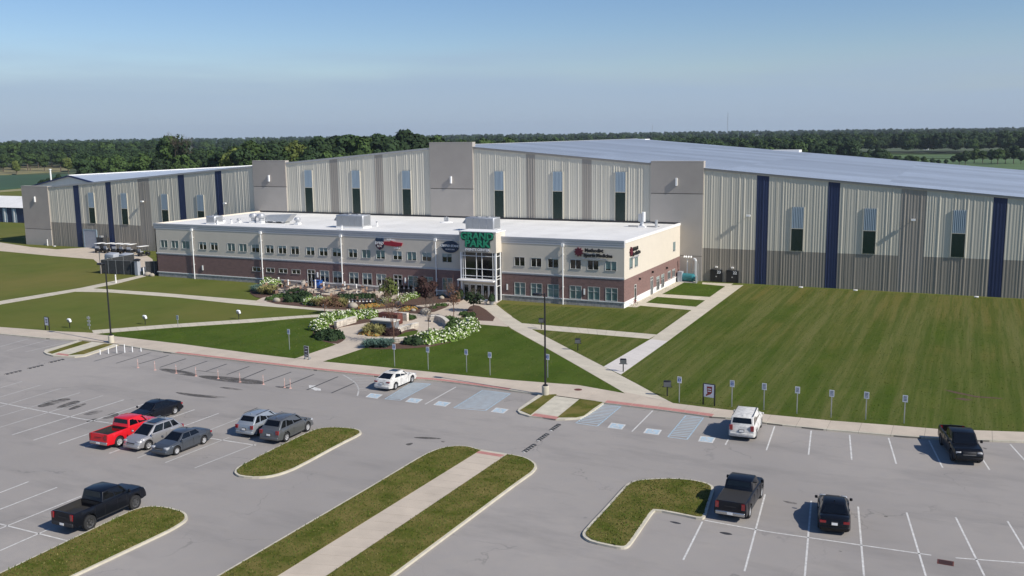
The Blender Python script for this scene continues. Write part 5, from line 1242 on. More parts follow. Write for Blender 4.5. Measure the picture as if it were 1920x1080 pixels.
def car_meshes(kind, paintm):
    sp = SPEC[kind]; L, W, H, r = sp['L'], sp['W'], sp['H'], sp['r']; wz = r
    def top(s):
        T = sp['top']
        for a, b in zip(T, T[1:]):
            if a[0] <= s <= b[0]: t = (s-a[0])/(b[0]-a[0]); return a[1]+(b[1]-a[1])*t, a[2]+(b[2]-a[2])*t
        return T[-1][1], T[-1][2]
    ra = r*1.17; xs = {s*L-L/2 for s, _, _ in sp['top']}
    xs |= {-L/2+L*i/26 for i in range(27)}
    for wx in (sp['fx'], sp['rx']):
        xs = {x for x in xs if abs(x-wx) > ra+.03}; xs |= {wx+ra*k for k in (-1.006, -1, -.93, -.78, -.55, -.28, 0, .28, .55, .78, .93, 1, 1.006)}
    bed = sp.get('bed')
    if bed:
        for s in bed: xs |= {s*L-L/2-.004, s*L-L/2+.004}
    xs = sorted(xs); v = []; f = []; NP = 17
    for x in xs:
        s = x/L+.5; zt, wf = top(max(0, min(1, s))); w = W/2*wf; zb = sp['sill']+(.04 if s < .04 or s > .95 else 0)
        for wx in (sp['fx'], sp['rx']):
            if abs(x-wx) <= ra+1e-6: zb = max(zb, wz+math.sqrt(max(0, ra*ra-(x-wx)**2)))
        inbed = bed and bed[0]*L-L/2 < x < bed[1]*L-L/2
        zi = .78 if inbed else zt+.035*(1 if s > .7 else .4); flare = .02 if zb > sp['sill']+.15 else 0
        h = [(w*.86, zb), (w*.99+flare, zb+.03), (w*1.0+flare, zb+(zt-zb)*.42), (w*.985, zb+(zt-zb)*.78), (w*.945, zt-.025), (w*.89, zt), (w*.86, zi), (w*.45, zi+(.015 if not inbed else 0)), (0, zi+(.02 if not inbed else 0))]
        ring = h+[(-a, b) for a, b in h[-2::-1]]
        v += [(x, a, b) for a, b in ring]
    for i in range(len(xs)-1):
        for k in range(NP-1): f.append((i*NP+k, (i+1)*NP+k, (i+1)*NP+k+1, i*NP+k+1))
    n = len(xs); f.append(tuple(range(NP))); f.append(tuple(range(n*NP-1, (n-1)*NP-1, -1)))
    body = MB().add(v, f).mesh('body', paintm); 
    body.polygons.foreach_set('use_smooth', [True]*len(body.polygons))
    try: body.set_sharp_from_angle(angle=R(38))
    except Exception: pass
    # cabin
    br, _, bf, _, tr, tf = sp['gh']; X = lambda s: s*L-L/2
    zb1, _ = top(br); zb2, _ = top(bf); wb = W/2*.93; wt = W/2*sp['taper']; zt = H-.03
    c = [(X(br), zb1-.03, wb*.97), (X(bf), zb2-.03, wb*.96), (X(tf), zt-.015, wt*.94), (X(tr), zt-.02, wt)]
    g = MB(); 
    mids = (X(tr)*.5+X(tf)*.5, zt+.03, wt)
    vs = []
    for sgn in (1, -1): vs += [(c[0][0], sgn*c[0][2], c[0][1]), (c[1][0], sgn*c[1][2], c[1][1]), (c[2][0], sgn*c[2][2], c[2][1]), (mids[0], sgn*mids[2], mids[1]), (c[3][0], sgn*c[3][2], c[3][1])]
    g.add(vs, [(0,4,3,2,1), (5,6,7,8,9), (1,2,7,6), (2,3,8,7), (3,4,9,8), (4,0,5,9)])
    cab = bevelled(g, paintm, .055, 2, 20)
    # glazing
    def panel(P, us, vs_, off=.014):   # P: 4 corners bl br tr tl
        a, b, c_, d = [Vector(p) for p in P]; nrm = (b-a).cross(d-a).normalized()
        def q(u, w): return a.lerp(b, u).lerp(d.lerp(c_, u), w)+nrm*off
        m = MB()
        (u0, u1, u2, u3), (w0, w1) = us, vs_
        m.add([q(u0, w0), q(u1, w0), q(u2, w1), q(u3, w1)], [(0,1,2,3)]); return m.mesh('window', 'car_glass')
    gl = []
    l, l2 = [], []
    A = lambda i, s: (c[i][0], s*c[i][2], c[i][1])
    gl.append(('windshield', panel([A(1,-1), A(1,1), A(2,1), A(2,-1)], (.05,.95,.93,.07), (.10,.93))))
    gl.append(('rear_window', panel([A(0,1), A(0,-1), A(3,-1), A(3,1)], (.08,.92,.90,.10), (.16 if kind in('sedan','hatch') else .42,.92))))
    for s in (1, -1):
        P = [A(1,1), A(0,1), A(3,1), A(2,1)] if s == 1 else [A(0,-1), A(1,-1), A(2,-1), A(3,-1)]
        fl = lambda u: tuple(u) if s == 1 else tuple(1-k for k in (u[1], u[0], u[3], u[2]))
        splits = [(.09,.44,.44,.04),(.47,.80,.90,.47)] if kind in ('sedan','hatch') else [(.10,.42,.42,.05),(.45,.72,.72,.45),(.75,.94,.93,.76)]
        if kind == 'pickup': splits = [(.08,.50,.50,.04),(.54,.95,.96,.54)]
        for u in splits: gl.append(('side_window', panel(P, fl(u), (.20,.90))))
    return dict(body=body, cab=cab, glass=gl, c=c, sp=sp, top=top)
wm = {}
def wheel_meshes(r, w, rimm):
    k = (r, w, rimm)
    if k in wm: return wm[k]
    ty = MB().lathe([(r*.62, -w/2), (r*.94, -w/2), (r, -w*.38), (r, w*.38), (r*.94, w/2), (r*.62, w/2), (r*.62, -w/2)], axis='Y', n=22)
    rim = MB().lathe([(r*.63, w*.42), (r*.56, w*.40), (r*.54, w*.1), (0, w*.08)], axis='Y', n=20)
    for i in range(6):
        a = i*math.pi/3; ca, sa = math.cos(a), math.sin(a); t = Vector((-sa, 0, ca))*r*.07; o = Vector((ca, 0, sa))
        p0 = o*r*.08+Vector((0, w*.40, 0)); p1 = o*r*.57+Vector((0, w*.36, 0)); rim.add([p0-t, p1-t, p1+t, p0+t], [(0,1,2,3), (3,2,1,0)])
    rim.lathe([(r*.13, w*.42), (0, w*.43)], axis='Y', n=10)
    dark = MB().lathe([(r*.55, w*.12), (0, w*.10)], axis='Y', n=14)
    wm[k] = (ty.mesh('tyre', 'tyre'), rim.mesh('rim', rimm)); return wm[k]
def car(name, cat, kind, paintm, label, loc, head, rimm='rim', plate_front=False, lift=0, roof=None, rails=False, tonneau=False, scale=1.0, group=None, lowtrim=None, chrome=False):
    S_ = car_meshes(kind, paintm); sp = S_['sp']; L, W, H, r = sp['L'], sp['W'], sp['H'], sp['r']
    t = thing(name, label, cat, (loc[0], loc[1], .004), head, group); t.scale = (scale,)*3
    o = (0, 0, lift); b = put('body', S_['body'], t, o); cb = put('cabin', S_['cab'], t, o)
    for n_, m in S_['glass']: put(n_, m, t, o)
    MB().box(-L/2+.3, L/2-.3, -W/2*.84, W/2*.84, sp['sill']-.02, sp['sill']+.35).build('underbody', 'rubber_trim', t, o)
    rr_ = r*(1.12 if lift else 1)
    for wx in (sp['fx'], sp['rx']):
        MB().box(wx-r*1.1, wx+r*1.1, -W/2*.80, W/2*.80, .3, r*2.1).build('wheel_housing', 'rubber_trim', t, o)
        for s in (1, -1):
            ty, rm = wheel_meshes(rr_, .24 if not lift else .30, rimm); w = put('wheel', ty, t, (wx, s*(W/2-.115), rr_), 0 if s > 0 else math.pi); put('rim', rm, w)
    c = S_['c']; xr = -L/2; xf = L/2; zr = sp['top'][2][1]+lift; wf = W/2
    truck = kind == 'pickup'
    for s in (1, -1):
        if truck: MB().box(xr-.012, xr+.16, s*wf*.80-.09, s*wf*.80+.115, .86+lift, 1.24+lift).build('taillight', 'lamp_red', t)
        elif kind in ('suv', 'bigsuv'): MB().box(xr+.0, xr+.14, s*wf*.80-.12, s*wf*.80+.13, zr-.28, zr+(.02 if kind == 'suv' else .12)).build('taillight', 'lamp_red', t)
        else: MB().box(xr+.03, xr+.30, s*wf*.72-.18, s*wf*.72+.17, zr-.24, zr-.11).build('taillight', 'lamp_red', t)
        hz = .62 if not truck and kind != 'bigsuv' else .86
        if kind == 'suv': hz = .72
        put('headlight', bevelled(MB().box(xf-.42, xf-.075, s*wf*.70-.20, s*wf*.70+.17, hz+lift-.03, hz+lift+.15), 'lamp_clear', .03, 1), t)
        mz = c[1][1]+.10+lift
        put('mirror', bevelled(MB().box(c[1][0]-.35, c[1][0]-.22, s*(wf+.02), s*(wf+.20), mz, mz+(.17 if not truck else .22)) if s > 0 else MB().box(c[1][0]-.35, c[1][0]-.22, -(wf+.20), -(wf+.02), mz, mz+(.17 if not truck else .22)), paintm, .03, 1), t)
        # door shut lines and handles
        for sx in ((c[1][0]-.42), (c[0][0]+c[1][0])/2-.02, c[0][0]+(.55 if kind != 'pickup' else .12)):
            MB().box(sx-.008, sx+.008, s*wf*.90-.02 if s > 0 else -wf*1.003, s*wf*1.003 if s > 0 else -wf*.90+.02, sp['sill']+.12+lift, c[0][1]-.12+lift).build('door_gap', 'rubber_trim', t)
        for sx in ((c[0][0]+c[1][0])/2+.12, c[0][0]+(.72 if kind != 'pickup' else .25)):
            MB().box(sx, sx+.17, s*wf*1.0-.015, s*wf*1.0+.015, c[0][1]-.22+lift, c[0][1]-.18+lift).build('door_handle', 'chrome' if chrome else paintm, t)
        MB().box(sp['rx']+r*1.3, sp['fx']-r*1.3, s*wf*.93-.05, s*wf*.93+.07, sp['sill']-.04+lift, sp['sill']+.05+lift).build('sill', lowtrim or 'rubber_trim', t)
    gz = .50 if not truck and kind != 'bigsuv' else .70
    put('grille', bevelled(MB().box(xf-.10, xf-.005, -wf*.45, wf*.45, gz+lift, gz+.22+(.12 if truck else 0)+lift), 'rubber_trim', .02, 1), t)
    MB().box(xf-.006, xf+.012, -wf*.42, wf*.42, gz+.10+lift, gz+.13+lift).build('grille_bar', 'chrome', t)
    bz = .36 if not truck and kind != 'bigsuv' else .48
    put('front_bumper', bevelled(MB().box(xf-.28, xf+.03, -wf*.86, wf*.86, bz-.08+lift, bz+.14+lift), 'chrome' if (truck and chrome) else paintm, .05, 2), t)
    put('rear_bumper', bevelled(MB().box(xr-.06, xr+.22, -wf*.90, wf*.90, bz-.04+lift, bz+.20+lift), 'chrome' if chrome else (paintm if not truck else 'rubber_trim'), .05, 2), t)
    MB().box(xr-.075, xr-.058, -.17, .17, bz+.02+lift if truck else bz+.3+lift, bz+.16+lift if truck else bz+.45+lift).build('licence_plate', 'cap_white', t)
    if not truck: MB().box(xr-.03, xr+.05, -.2, .2, bz+.28, bz+.47).build('plate_recess', 'rubber_trim', t)
    if rails:
        for s in (1, -1): MB().tube((c[3][0]+.1, s*c[3][2]*.93, H+.03), (c[2][0]-.05, s*c[2][2]*.95, H+.03), .022, n=6).build('roof_rail', rails, t)
    if roof: MB().box(c[3][0]+.55, c[2][0]-.12, -.42, .42, H-.01, H+.012).build('sunroof', 'car_glass', t)
    if truck:
        b0, b1 = sp['bed'][0]*L-L/2, sp['bed'][1]*L-L/2
        if tonneau: MB().box(b0-.05, b1+.02, -wf*.88, wf*.88, 1.26+lift, 1.30+lift).build('tonneau_cover', 'bed_liner', t)
        else:
            MB().box(b0+.01, b1-.01, -wf*.845, wf*.845, .80+lift, .815+lift).build('bed_floor', 'bed_liner', t)
            for s in (1, -1): MB().box(b0+.01, b1-.01, s*wf*.855-.02, s*wf*.855+.008, .81+lift, 1.24+lift).build('bed_side', 'bed_liner', t)
        MB().box(xr-.015, xr+.0, -.35, .35, .98+lift, 1.03+lift).build('tailgate_handle', 'rubber_trim', t)
        MB().box(b1+.0, b1+.03, -wf*.8, wf*.8, .82+lift, 1.25+lift).build('bed_front', 'bed_liner', t)
    if lift:
        for wx in (sp['fx'], sp['rx']): MB().box(wx-.08, wx+.08, -wf*.8, wf*.8, rr_-.08, rr_+.08).build('axle', 'rubber_trim', t)
        MB().box(-1.9, 2.2, -.45, .45, .45, .7).build('chassis', 'rubber_trim', t)
    if not truck: MB().box(c[2][0]*.0+c[3][0]+.2, c[3][0]+.32, -.03, .03, H-.01, H+.06).build('roof_fin', paintm, t)
    return t
def place_by_wheels(rw, fw, kind, side, scale=1.0):
    """rear and front wheel contacts on one side -> centre and heading"""
    sp = SPEC[kind]; a, b = Vector(G(*rw)), Vector(G(*fw)); h = math.atan2((b-a).y, (b-a).x); d = Vector((math.cos(h), math.sin(h))); n = Vector((-d.y, d.x))*side
    mid = (a+b)/2-n*(sp['W']/2-.02)*scale-d*(sp['fx']+sp['rx'])/2*scale; return (mid.x, mid.y), h
def place_wheel(pt, which, head, kind, side, scale=1.0):
    sp = SPEC[kind]; a = Vector(G(*pt)); h = R(head); d = Vector((math.cos(h), math.sin(h))); n = Vector((-d.y, d.x))*side
    c_ = a-n*(sp['W']/2-.02)*scale-d*sp[which]*scale; return (c_.x, c_.y), h
p, h = place_by_wheels((742.5,730.5), (773,717.5), 'hatch', -1); car('parked_car', 'car', 'hatch', 'paint_white', 'white fastback car with dark sunroof parked nose to the kerb', p, R(88.5), roof=True)
p, h = place_wheel((329,777), 'rx', -92, 'sedan', 1); car('parked_car', 'car', 'sedan', 'paint_navyblack', 'shiny black sedan parked behind the red pickup', p, h, roof=False)
p, h = place_wheel((225,838), 'rx', 91, 'pickup', -1); car('pickup_truck', 'pickup', 'pickup', 'paint_red', 'bright red crew cab pickup with open black bed', p, h, chrome=True)
p, h = place_wheel((279.5,843.5), 'fx', -91, 'suv', 1); car('parked_car', 'car', 'suv', 'paint_silver', 'silver crossover between the red pickup and the dark grey sedan', p, h, roof=True, rails='chrome')
p, h = place_wheel((332.5,853), 'fx', -91, 'sedan', 1); car('parked_car', 'car', 'sedan', 'paint_slate', 'dark grey sedan nearest the camera in the left group of cars', p, h)
p, h = place_wheel((489,817), 'rx', 92, 'suv', -1); car('parked_suv', 'suv', 'suv', 'paint_palegrey', 'pale silver suv with black rear glass left of the dark grey suv', p, h, rails='rubber_trim', scale=.97)
p, h = place_wheel((538,828), 'rx', 92, 'suv', -1, 1.02); car('parked_suv', 'suv', 'suv', 'paint_grey', 'dark grey suv beside the rounded grass island', p, h, rails='chrome', scale=1.03)
p, h = place_wheel((170,994), 'rx', 90.5, 'pickup', -1); car('pickup_truck', 'pickup', 'pickup', 'paint_navyblack', 'lifted black pickup with big tyres beside the lower left grass island', p, h, rimm='rim_dark', lift=.13)
p, h = place_wheel((1418,822), 'rx', 94, 'bigsuv', -1); car('parked_suv', 'suv', 'bigsuv', 'paint_white', 'large white suv parked at the kerb near the blue marked bays', p, h, rails='rubber_trim')
p, h = place_wheel((1763,834), 'rx', -77, 'pickup', -1); car('pickup_truck', 'pickup', 'pickup', 'paint_black', 'black pickup backed up to the kerb with its grille facing the camera', p, h, rimm='rim_dark')
p, h = place_wheel((1406,971), 'rx', 90, 'pickup', -1); car('pickup_truck', 'pickup', 'pickup', 'paint_navyblack', 'black pickup with covered bed next to the l shaped island', p, h, tonneau=True, chrome=True)
q = Vector(G(1564,1004)); hh = R(98.5); car('parked_car', 'car', 'sedan', 'paint_black', 'black sedan parked alone in the lower right row', (q.x+math.cos(hh)*2.43, q.y+math.sin(hh)*2.43), hh)

# ------------------------------------------------------------------ lamp posts
def lamp(px, label, arm):
    p = G(*px, .14); t = thing('street_lamp', label, 'street lamp', (*p, .13))
    MB().lathe([(.33, 0), (.33, .8), (.30, .86), (0, .86)], n=20).build('concrete_base', 'kerb_concrete', t)
    MB().lathe([(.24, .86), (.24, .95), (.13, 1.0)], n=14).build('base_plate', 'black_metal', t)
    MB().tube((0, 0, .9), (0, 0, 9.5), .10, .075, 8).build('pole', 'black_metal', t)
    MB().box(-.06 if arm > 0 else -.5, .5 if arm > 0 else .06, -.04, .04, 9.3, 9.38).build('arm', 'black_metal', t)
    x = .45*arm; h = put('lamp_head', bevelled(MB().box(x-.1 if arm > 0 else x-.7, x+.7 if arm > 0 else x+.1, -.24, .24, 9.25, 9.47), 'black_metal', .04, 1), t)
lamp((1022.7,740), 'tall black lamp post by the small split island in the middle', -1); lamp((209,642), 'tall black lamp post by the island on the left', -1)
# ------------------------------------------------------------------ small signs
def sign_post(px, label, kind, h=2.15):
    p = G(*px, .14); t = thing('parking_sign', label, 'parking sign', (*p, .13), R(-6)+random.uniform(-.04, .04), 'small signs along the kerb side lawn')
    MB().box(-.035, .035, -.02, .02, 0, h+.25).build('post', 'metal_galv', t)
    MB().box(-.20, .20, -.035, -.02, h-.28, h+.30).build('plate', 'sign_white', t)
    if kind == 'access':
        MB().box(-.13, .13, -.042, -.036, h-.14, h+.12).build('blue_symbol', 'sign_blue', t); text('symbol', 'P', .0001, 'sign_blue', t, (0, -.04, h)) if False else None
        MB().tube((0, -.05, h+.06), (0, -.043, h+.06), .03, n=8).box(-.05, .01, -.047, -.043, h-.06, h+.03).box(-.01, .07, -.047, -.043, h-.09, h-.06).build('wheelchair', 'sign_white', t)
        MB().box(-.14, .14, -.042, -.036, h+.17, h+.21).build('text_bar', 'sign_navy', t)
    else:
        for z in (.18, .08, -.03, -.14): MB().box(-.13, .13, -.042, -.036, h+z-.025, h+z+.025).build('text_bar', 'sign_navy', t)
for px, l, k in [((543,656),'accessible sign on the lush lawn left of the square path','access'),((740,687),'accessible sign near the low front wall of the round walk','access'),((803,693),'accessible sign beyond the white fastback car','access'),((875,698),'accessible sign in the middle of the lawn edge right of the white car','access'),((919,704),'accessible sign second left of the tall lamp post','access'),((1027,708),'accessible sign half hidden by the tall lamp post','access'),
  ((1273.5,755),'accessible sign just right of the dark floodlight at the path','access'),((1372,763),'accessible sign just right of the red emblem sign','access'),((1432,769),'plain white parking sign behind the large white suv','text'),((1494,776),'plain white parking sign second after the large white suv','text'),((1558,783),'plain white parking sign third after the large white suv','text'),((1623,787),'plain white parking sign fourth after the large white suv','text'),((1695,794),'last white parking sign, nearest the black pickup at the kerb','text'),((334,614),'small grey sign by the thin path on the left lawn','text')]:
    sign_post(px, l, k, 2.1 if px[0] > 400 else 1.3)
def board(px, w, h, z0, label, emblem):
    p = G(*px, .14); t = thing('emblem_sign', label, 'sign', (*p, .13), R(-8))
    for s in (-1, 1): MB().box(s*w/2-.05, s*w/2+.05, -.05, .05, 0, z0+h).build('post', 'black_metal', t)
    MB().box(-w/2, w/2, -.03, .03, z0+h, z0+h+.07).build('top_rail', 'black_metal', t); MB().box(-w/2+.05, w/2-.05, -.03, .01, z0, z0+h).build('panel', 'sign_white', t)
    if emblem:
        st = [(-.16,.85),(.22,.88),(.22,.35),(.12,.2),(.0,.14),(-.2,.0),(-.22,.1),(-.12,.22)]
        n = len(st); MB().add([(x*1.3, -.045, z0+.08+z*h*.9) for x, z in st]+[(x*1.3, -.031, z0+.08+z*h*.9) for x, z in st], [tuple(range(n)), tuple(range(2*n-1, n-1, -1))]+[(i, i+n, (i+1) % n+n, (i+1) % n) for i in range(n)]).build('red_state_shape', 'lamp_red', t)
        for z in (.62, .45): MB().box(-.12, .2, -.055, -.046, z0+z*h, z0+z*h+.07).build('lettering', 'sign_white', t)
    else:
        for z in (.75, .55, .35): MB().box(-.2, .2, -.045, -.031, z0+z*h-.05, z0+z*h+.05).build('lettering', 'sign_navy', t)
board((1329,760), 1.05, 1.15, .75, 'white sign with a red state shape between two black posts', True); board((89,619), .9, 1.0, .65, 'grey and white board between two black posts on the left lawn', False)
p = G(575.5,674,.14); t = thing('sandwich_board', 'black and white sandwich board sign at the start of the square path', 'sign', (*p, .14), R(-10))
MB().box(-.36, .36, -.05, .0, .25, 1.5).build('frame', 'metal_galv', t)
for i in range(3): MB().box(-.30, .30, -.065, -.05, .34+i*.38, .68+i*.38).build('black_panel', 'black_metal', t)
for i in range(3): MB().box(-.2, .2, -.075, -.066, .46+i*.38, .54+i*.38).build('lettering', 'sign_white', t)
for s in (-1, 1): MB().box(s*.3-.03, s*.3+.03, -.05, .25, 0, .25).build('foot', 'metal_post', t)
def flood(px, label, white, s=1.0, ang=0):
    p = G(*px, .13); t = thing('floodlight', label, 'floodlight', (*p, .12), R(ang)); t.scale = (s,)*3
    MB().tube((0, 0, 0), (0, 0, .75), .05).build('post', 'black_metal', t)
    m = 'sign_white' if white else 'black_metal'
    b = bevelled(MB().box(-.29, .29, -.14, .14, -.24, .24), m, .06, 2); put('lamp_box', b, t, (0, 0, 1.0), (R(20), 0, 0))
    MB().box(-.26, .26, -.16, -.145, -.2, .2).build('face', 'metal_grey' if white else 'metal_post', t, (0, 0, 1.0), (R(20), 0, 0))
    MB().box(-.38, .38, -.03, .03, .72, .78).build('yoke', 'black_metal', t)
for q, l, w, s in [((131,615),'white floodlight on a short post nearest the left lamp post island',1,1),((272.5,608.5),'white floodlight by the thin path on the left lawn',1,1),((448,598.5),'white round floodlight further along the thin path',1,1),((609,586),'pale floodlight beside the reddish bush at the path tip',1,.9),
  ((1015,617),'dark floodlight at the corner of the triangular lawn near the office',0,1.1),((1083.5,657),'dark floodlight in the middle of the triangular lawn',0,1.1),((1168.5,697),'dark floodlight at the corner where the white path starts',0,1.1),((1251,743),'twin dark floodlight beside the kerb side signs on the right lawn',0,1.2)]: flood(q, l, w, s, 15 if not w else -10)
p = G(168,617,.14); t = thing('trail_marker', 'small stacked marker with pale plates where the thin path starts', 'marker', (*p, .13))
MB().box(-.04, .04, -.03, .03, 0, 1.7).build('post', 'metal_galv', t)
for i in range(3): MB().box(-.28, .28, -.06, -.03, .45+i*.45, .7+i*.45).build('plate', 'metal_galv', t)
for px, l in (((217.5,530.5),'yellow white marker post on the upper left path'), ((270,516.5),'white marker post at the corner of the screened yard'), ((89.5,460.5),'white bollard at the left end of the hall')):
    p = G(*px, .13); t = thing('bollard', l, 'bollard', (*p, .12)); MB().lathe([(.11, 0), (.11, 1.35), (.07, 1.42), (0, 1.43)], n=10).build('post', 'cap_white', t); MB().lathe([(.115, 1.1), (.115, 1.2)], n=10).build('band', 'paint_white', t)
GW = 'white delineator posts beside the left split island'
for i, (x, y) in enumerate([(188,664.5),(203.5,663),(219,662),(234,661),(248.5,660),(264.5,659)]):
    p = G(x, y); t = thing('delineator', ORD[i]+' from left of the slim white posts beside the left split island', 'delineator', (*p, 0), 0, GW); hh = (.5,.65,.95,.95,.6,.4)[i]
    MB().lathe([(.055, 0), (.05, hh), (0, hh+.03)], n=8).build('post', 'white_paint', t)
for i, (x, y) in enumerate(Z4([(1035,278),(1163,295),(1322,320),(1470,340),(1637,360),(1800,385)], 0, 620)+Z4([(55,402),(215,425),(258,432)], 480, 620)):
    p = G(x, y); t = thing('delineator', ORD[i]+' from left of the faded orange posts along the kerbside row', 'delineator', (*p, 0), 0, 'orange delineator posts along the closed row')
    MB().lathe([(.14, 0), (.12, .03), (.03, .04)], n=10).build('rubber_foot', 'orange_post', t); MB().lathe([(.024, .03), (.024, .92), (0, .95)], n=8).build('post', 'orange_post', t); MB().lathe([(.028, .7), (.028, .76)], n=8).build('band', 'cap_white', t)

# ------------------------------------------------------------------ terrace furniture
def patio_table():
    t = thing('patio_table', '', 'table', (0, 0, 0), 0, 'round patio tables on the terrace')
    MB().lathe([(0, .70), (.62, .70), (.64, .73), (.62, .76), (0, .76)], n=16).build('tabletop', 'table_dark', t)
    MB().lathe([(.3, 0), (.05, .05), (.05, .7)], n=8).build('pedestal', 'metal_post', t)
    return t
mat('chair_tan', (.27, .17, .12), .8)
def patio_chair():
    t = thing('patio_chair', '', 'chair', (0, 0, 0), 0, 'patio chairs on the terrace')
    MB().box(-.22, .22, -.22, .22, .42, .46).build('seat', 'chair_tan', t); MB().box(-.22, .22, .2, .24, .5, .92).build('backrest', 'chair_tan', t)
    for a in (-.2, .2):
        for b in (-.2, .2): MB().box(a-.015, a+.015, b-.015, b+.015, 0, .42).build('leg', 'metal_post', t)
    return t
pt, pc = patio_table(), patio_chair(); index_kids(pt); index_kids(pc)
first = True; rr = random.Random(9); spots = []
rows_ = [(121.3, -102.5, -80.5), (118.9, -101.0, -79.5), (116.6, -99.0, -75.0), (114.4, -96.0, -77.0)]
for k, (y, xa, xb) in enumerate(rows_):
    x = xa+(k % 2)*1.3
    while x < xb: spots.append((x+rr.uniform(-.3, .3), y+rr.uniform(-.3, .3), k)); x += 3.7
names = ['row against the office wall', 'second row from the office wall', 'third row from the office wall', 'row nearest the hydrangeas']
cnt = {}
for x, y, k in spots:
    cnt[k] = cnt.get(k, 0)+1; lab = ORD[cnt[k]-1]+' dark round table from the left in the '+names[k]; loc = (x, y, .136)
    if first: pt.location = loc; pt['label'] = lab
    else: dup(pt, loc, 0, lab)
    for j in range(2):
        a = rr.uniform(-.3, .3)+j*2.1+k; lab2_ = 'brown patio chair at a table in the '+names[k]; loc = (x+.95*math.cos(a), y+.95*math.sin(a), .136); ro = a-math.pi/2
        if first: pc.location = loc; pc.rotation_euler = (0, 0, ro); pc['label'] = lab2_; first = False
        else: dup(pc, loc, ro, lab2_)
# path light posts on the terrace
for i, x in enumerate((-100.5, -97.3, -93.2, -90.4, -87.6, -84.3, -81.0, -76.8, -74.2)):
    t = thing('light_bollard', ORD[i]+' from left of the slim pale light bollards on the terrace', 'bollard', (x, 121.9+(i % 2)*-1.6, .136), 0, 'pale light bollards on the terrace')
    MB().lathe([(.1, 0), (.1, 1.25), (.13, 1.27), (.13, 1.4), (0, 1.43)], n=10).build('post', 'cap_white', t); MB().lathe([(.09, 1.08), (.105, 1.1), (.105, 1.2), (.09, 1.22)], n=10).build('lens', 'frame_white', t)
# urn planters in front of the terrace
for i in range(9):
    x, y = G(648+i*6.6, 566.5-i*.15, .17); t = thing('urn_planter', ORD[i]+' from left of the white urn planters in front of the terrace', 'planter', (x, y, .17), 0, 'row of white urn planters')
    MB().lathe([(.16, 0), (.1, .1), (.1, .25), (.3, .6), (.32, .7)], n=10).build('urn', 'cap_white', t); put('bush', LOW[i % 3] if False else DARKS[i % 3], t, (0, 0, .6)).scale = (.38, .38, .7)
# two bins, bench, entrance planters
p = (G(597,540,.136)); t = thing('recycling_bin', 'blue recycling bin by the terrace door', 'bin', (*p, .136)); put('tub', bevelled(MB().box(-.55, .55, -.4, .4, 0, 1.15), 'bin_blue', .06, 1), t); MB().box(-.6, .6, -.45, .45, 1.15, 1.25).build('lid', 'bin_blue', t)
p = (G(569,541,.136)); t = thing('trash_bin', 'brown stone clad trash bin left of the terrace door', 'bin', (*p, .136)); MB().lathe([(.4, 0), (.42, 1.0), (.3, 1.1), (.3, 1.3), (.36, 1.35), (0, 1.4)], n=12).build('body', 'tower_render', t); MB().lathe([(.2, 1.4), (0, 1.46)], n=10).build('lid', 'black_metal', t)
p = (G(913,572,.136)); t = thing('bench', 'pale concrete bench in front of the entrance doors', 'bench', (p[0]-1.2, p[1]+.3, .136)); MB().box(-1.1, 1.1, -.25, .25, .4, .5).build('seat', 'stone_cap', t)
for s in (-.85, .85): MB().box(s-.12, s+.12, -.2, .2, 0, .4).build('leg', 'stone_cap', t)
for px, m, l in (((922,571.5),'metal_post','tall dark planter at the right of the entrance doors'), ((859,566),'wood_brown','reddish urn planter at the left of the entrance doors'), ((864,562),'black_metal','dark urn planter tucked beside the left entrance column')):
    p = G(*px, .136); t = thing('entrance_planter', l, 'planter', (*p, .136)); MB().lathe([(.28, 0), (.4, .75), (.44, .8), (.3, .8)], n=12).build('pot', m, t); put('bush', DARKS[0], t, (0, 0, .7)).scale = (.5, .5, .9)
p = G(776,545,.136)
for i in range(3):
    t = thing('stacked_chairs', ORD[i]+' from left of the dark chair stacks by the right terrace door', 'chair stack', (-77.3+i*.8, 121.9, .136), 0, 'chair stacks by the right terrace door')
    for k in range(5): MB().box(-.24, .24, -.24, .24, .40+k*.12, .44+k*.12).box(-.24, .24, .22, .26, .45+k*.12, .95+k*.12).box(-.22, -.18, -.22, -.18, k*.12, .4+k*.12).box(.18, .22, -.22, -.18, k*.12, .4+k*.12).build('chair', 'black_metal', t)

# ------------------------------------------------------------------ screened yard with carts at the left of the office
A0 = Vector(G(190,513,.12)); B0 = Vector(G(262,516,.12)); yard = thing('screen_fence', 'dark mesh screened fence around the service yard left of the office', 'fence', (0, 0, 0))
def panelrow(a, b, n, h=2.45):
    d = (b-a)/n
    for i in range(n):
        p, q = a+d*i, a+d*(i+1); an = math.atan2(d.y, d.x); L = d.length
        MB().box(.05, L-.05, -.02, .02, .08, h).build('screen_panel', 'screen_mesh', yard, (p.x, p.y, .12), an)
        MB().tube((0, 0, 0), (0, 0, h+.08), .045, n=6).build('fence_post', 'metal_post', yard, (p.x, p.y, .12))
        MB().box(0, L, -.03, .03, h, h+.05).build('top_rail', 'metal_post', yard, (p.x, p.y, .12), an)
panelrow(A0, B0, 5); C0 = Vector((-129.0, 130.5)); panelrow(B0+Vector((1.3, .2)), Vector((-128.2, 124.6)), 2); panelrow(Vector((-141.2, 130.3)), A0, 3, 2.45)
panelrow(Vector((-130.2, 137)), Vector((-129.6, 125.5)), 4, 3.0)
for v, h_, l in ((A0+Vector((0, 0)), 4.6, 'tall pale corner post of the screened yard'), (Vector((-129.9, 126.6)), 5.2, 'tall pale post at the right rear of the screened yard'), (Vector((-128.9, 128.8)), 4.6, 'tall pale post next to the office end wall')):
    t = thing('yard_post', l, 'post', (v.x, v.y, .12)); MB().box(-.11, .11, -.11, .11, 0, h_*.8).build('post', 'bark_pale', t); MB().box(-.14, .14, -.14, .14, h_*.8, h_*.8+.06).build('cap', 'metal_grey', t)
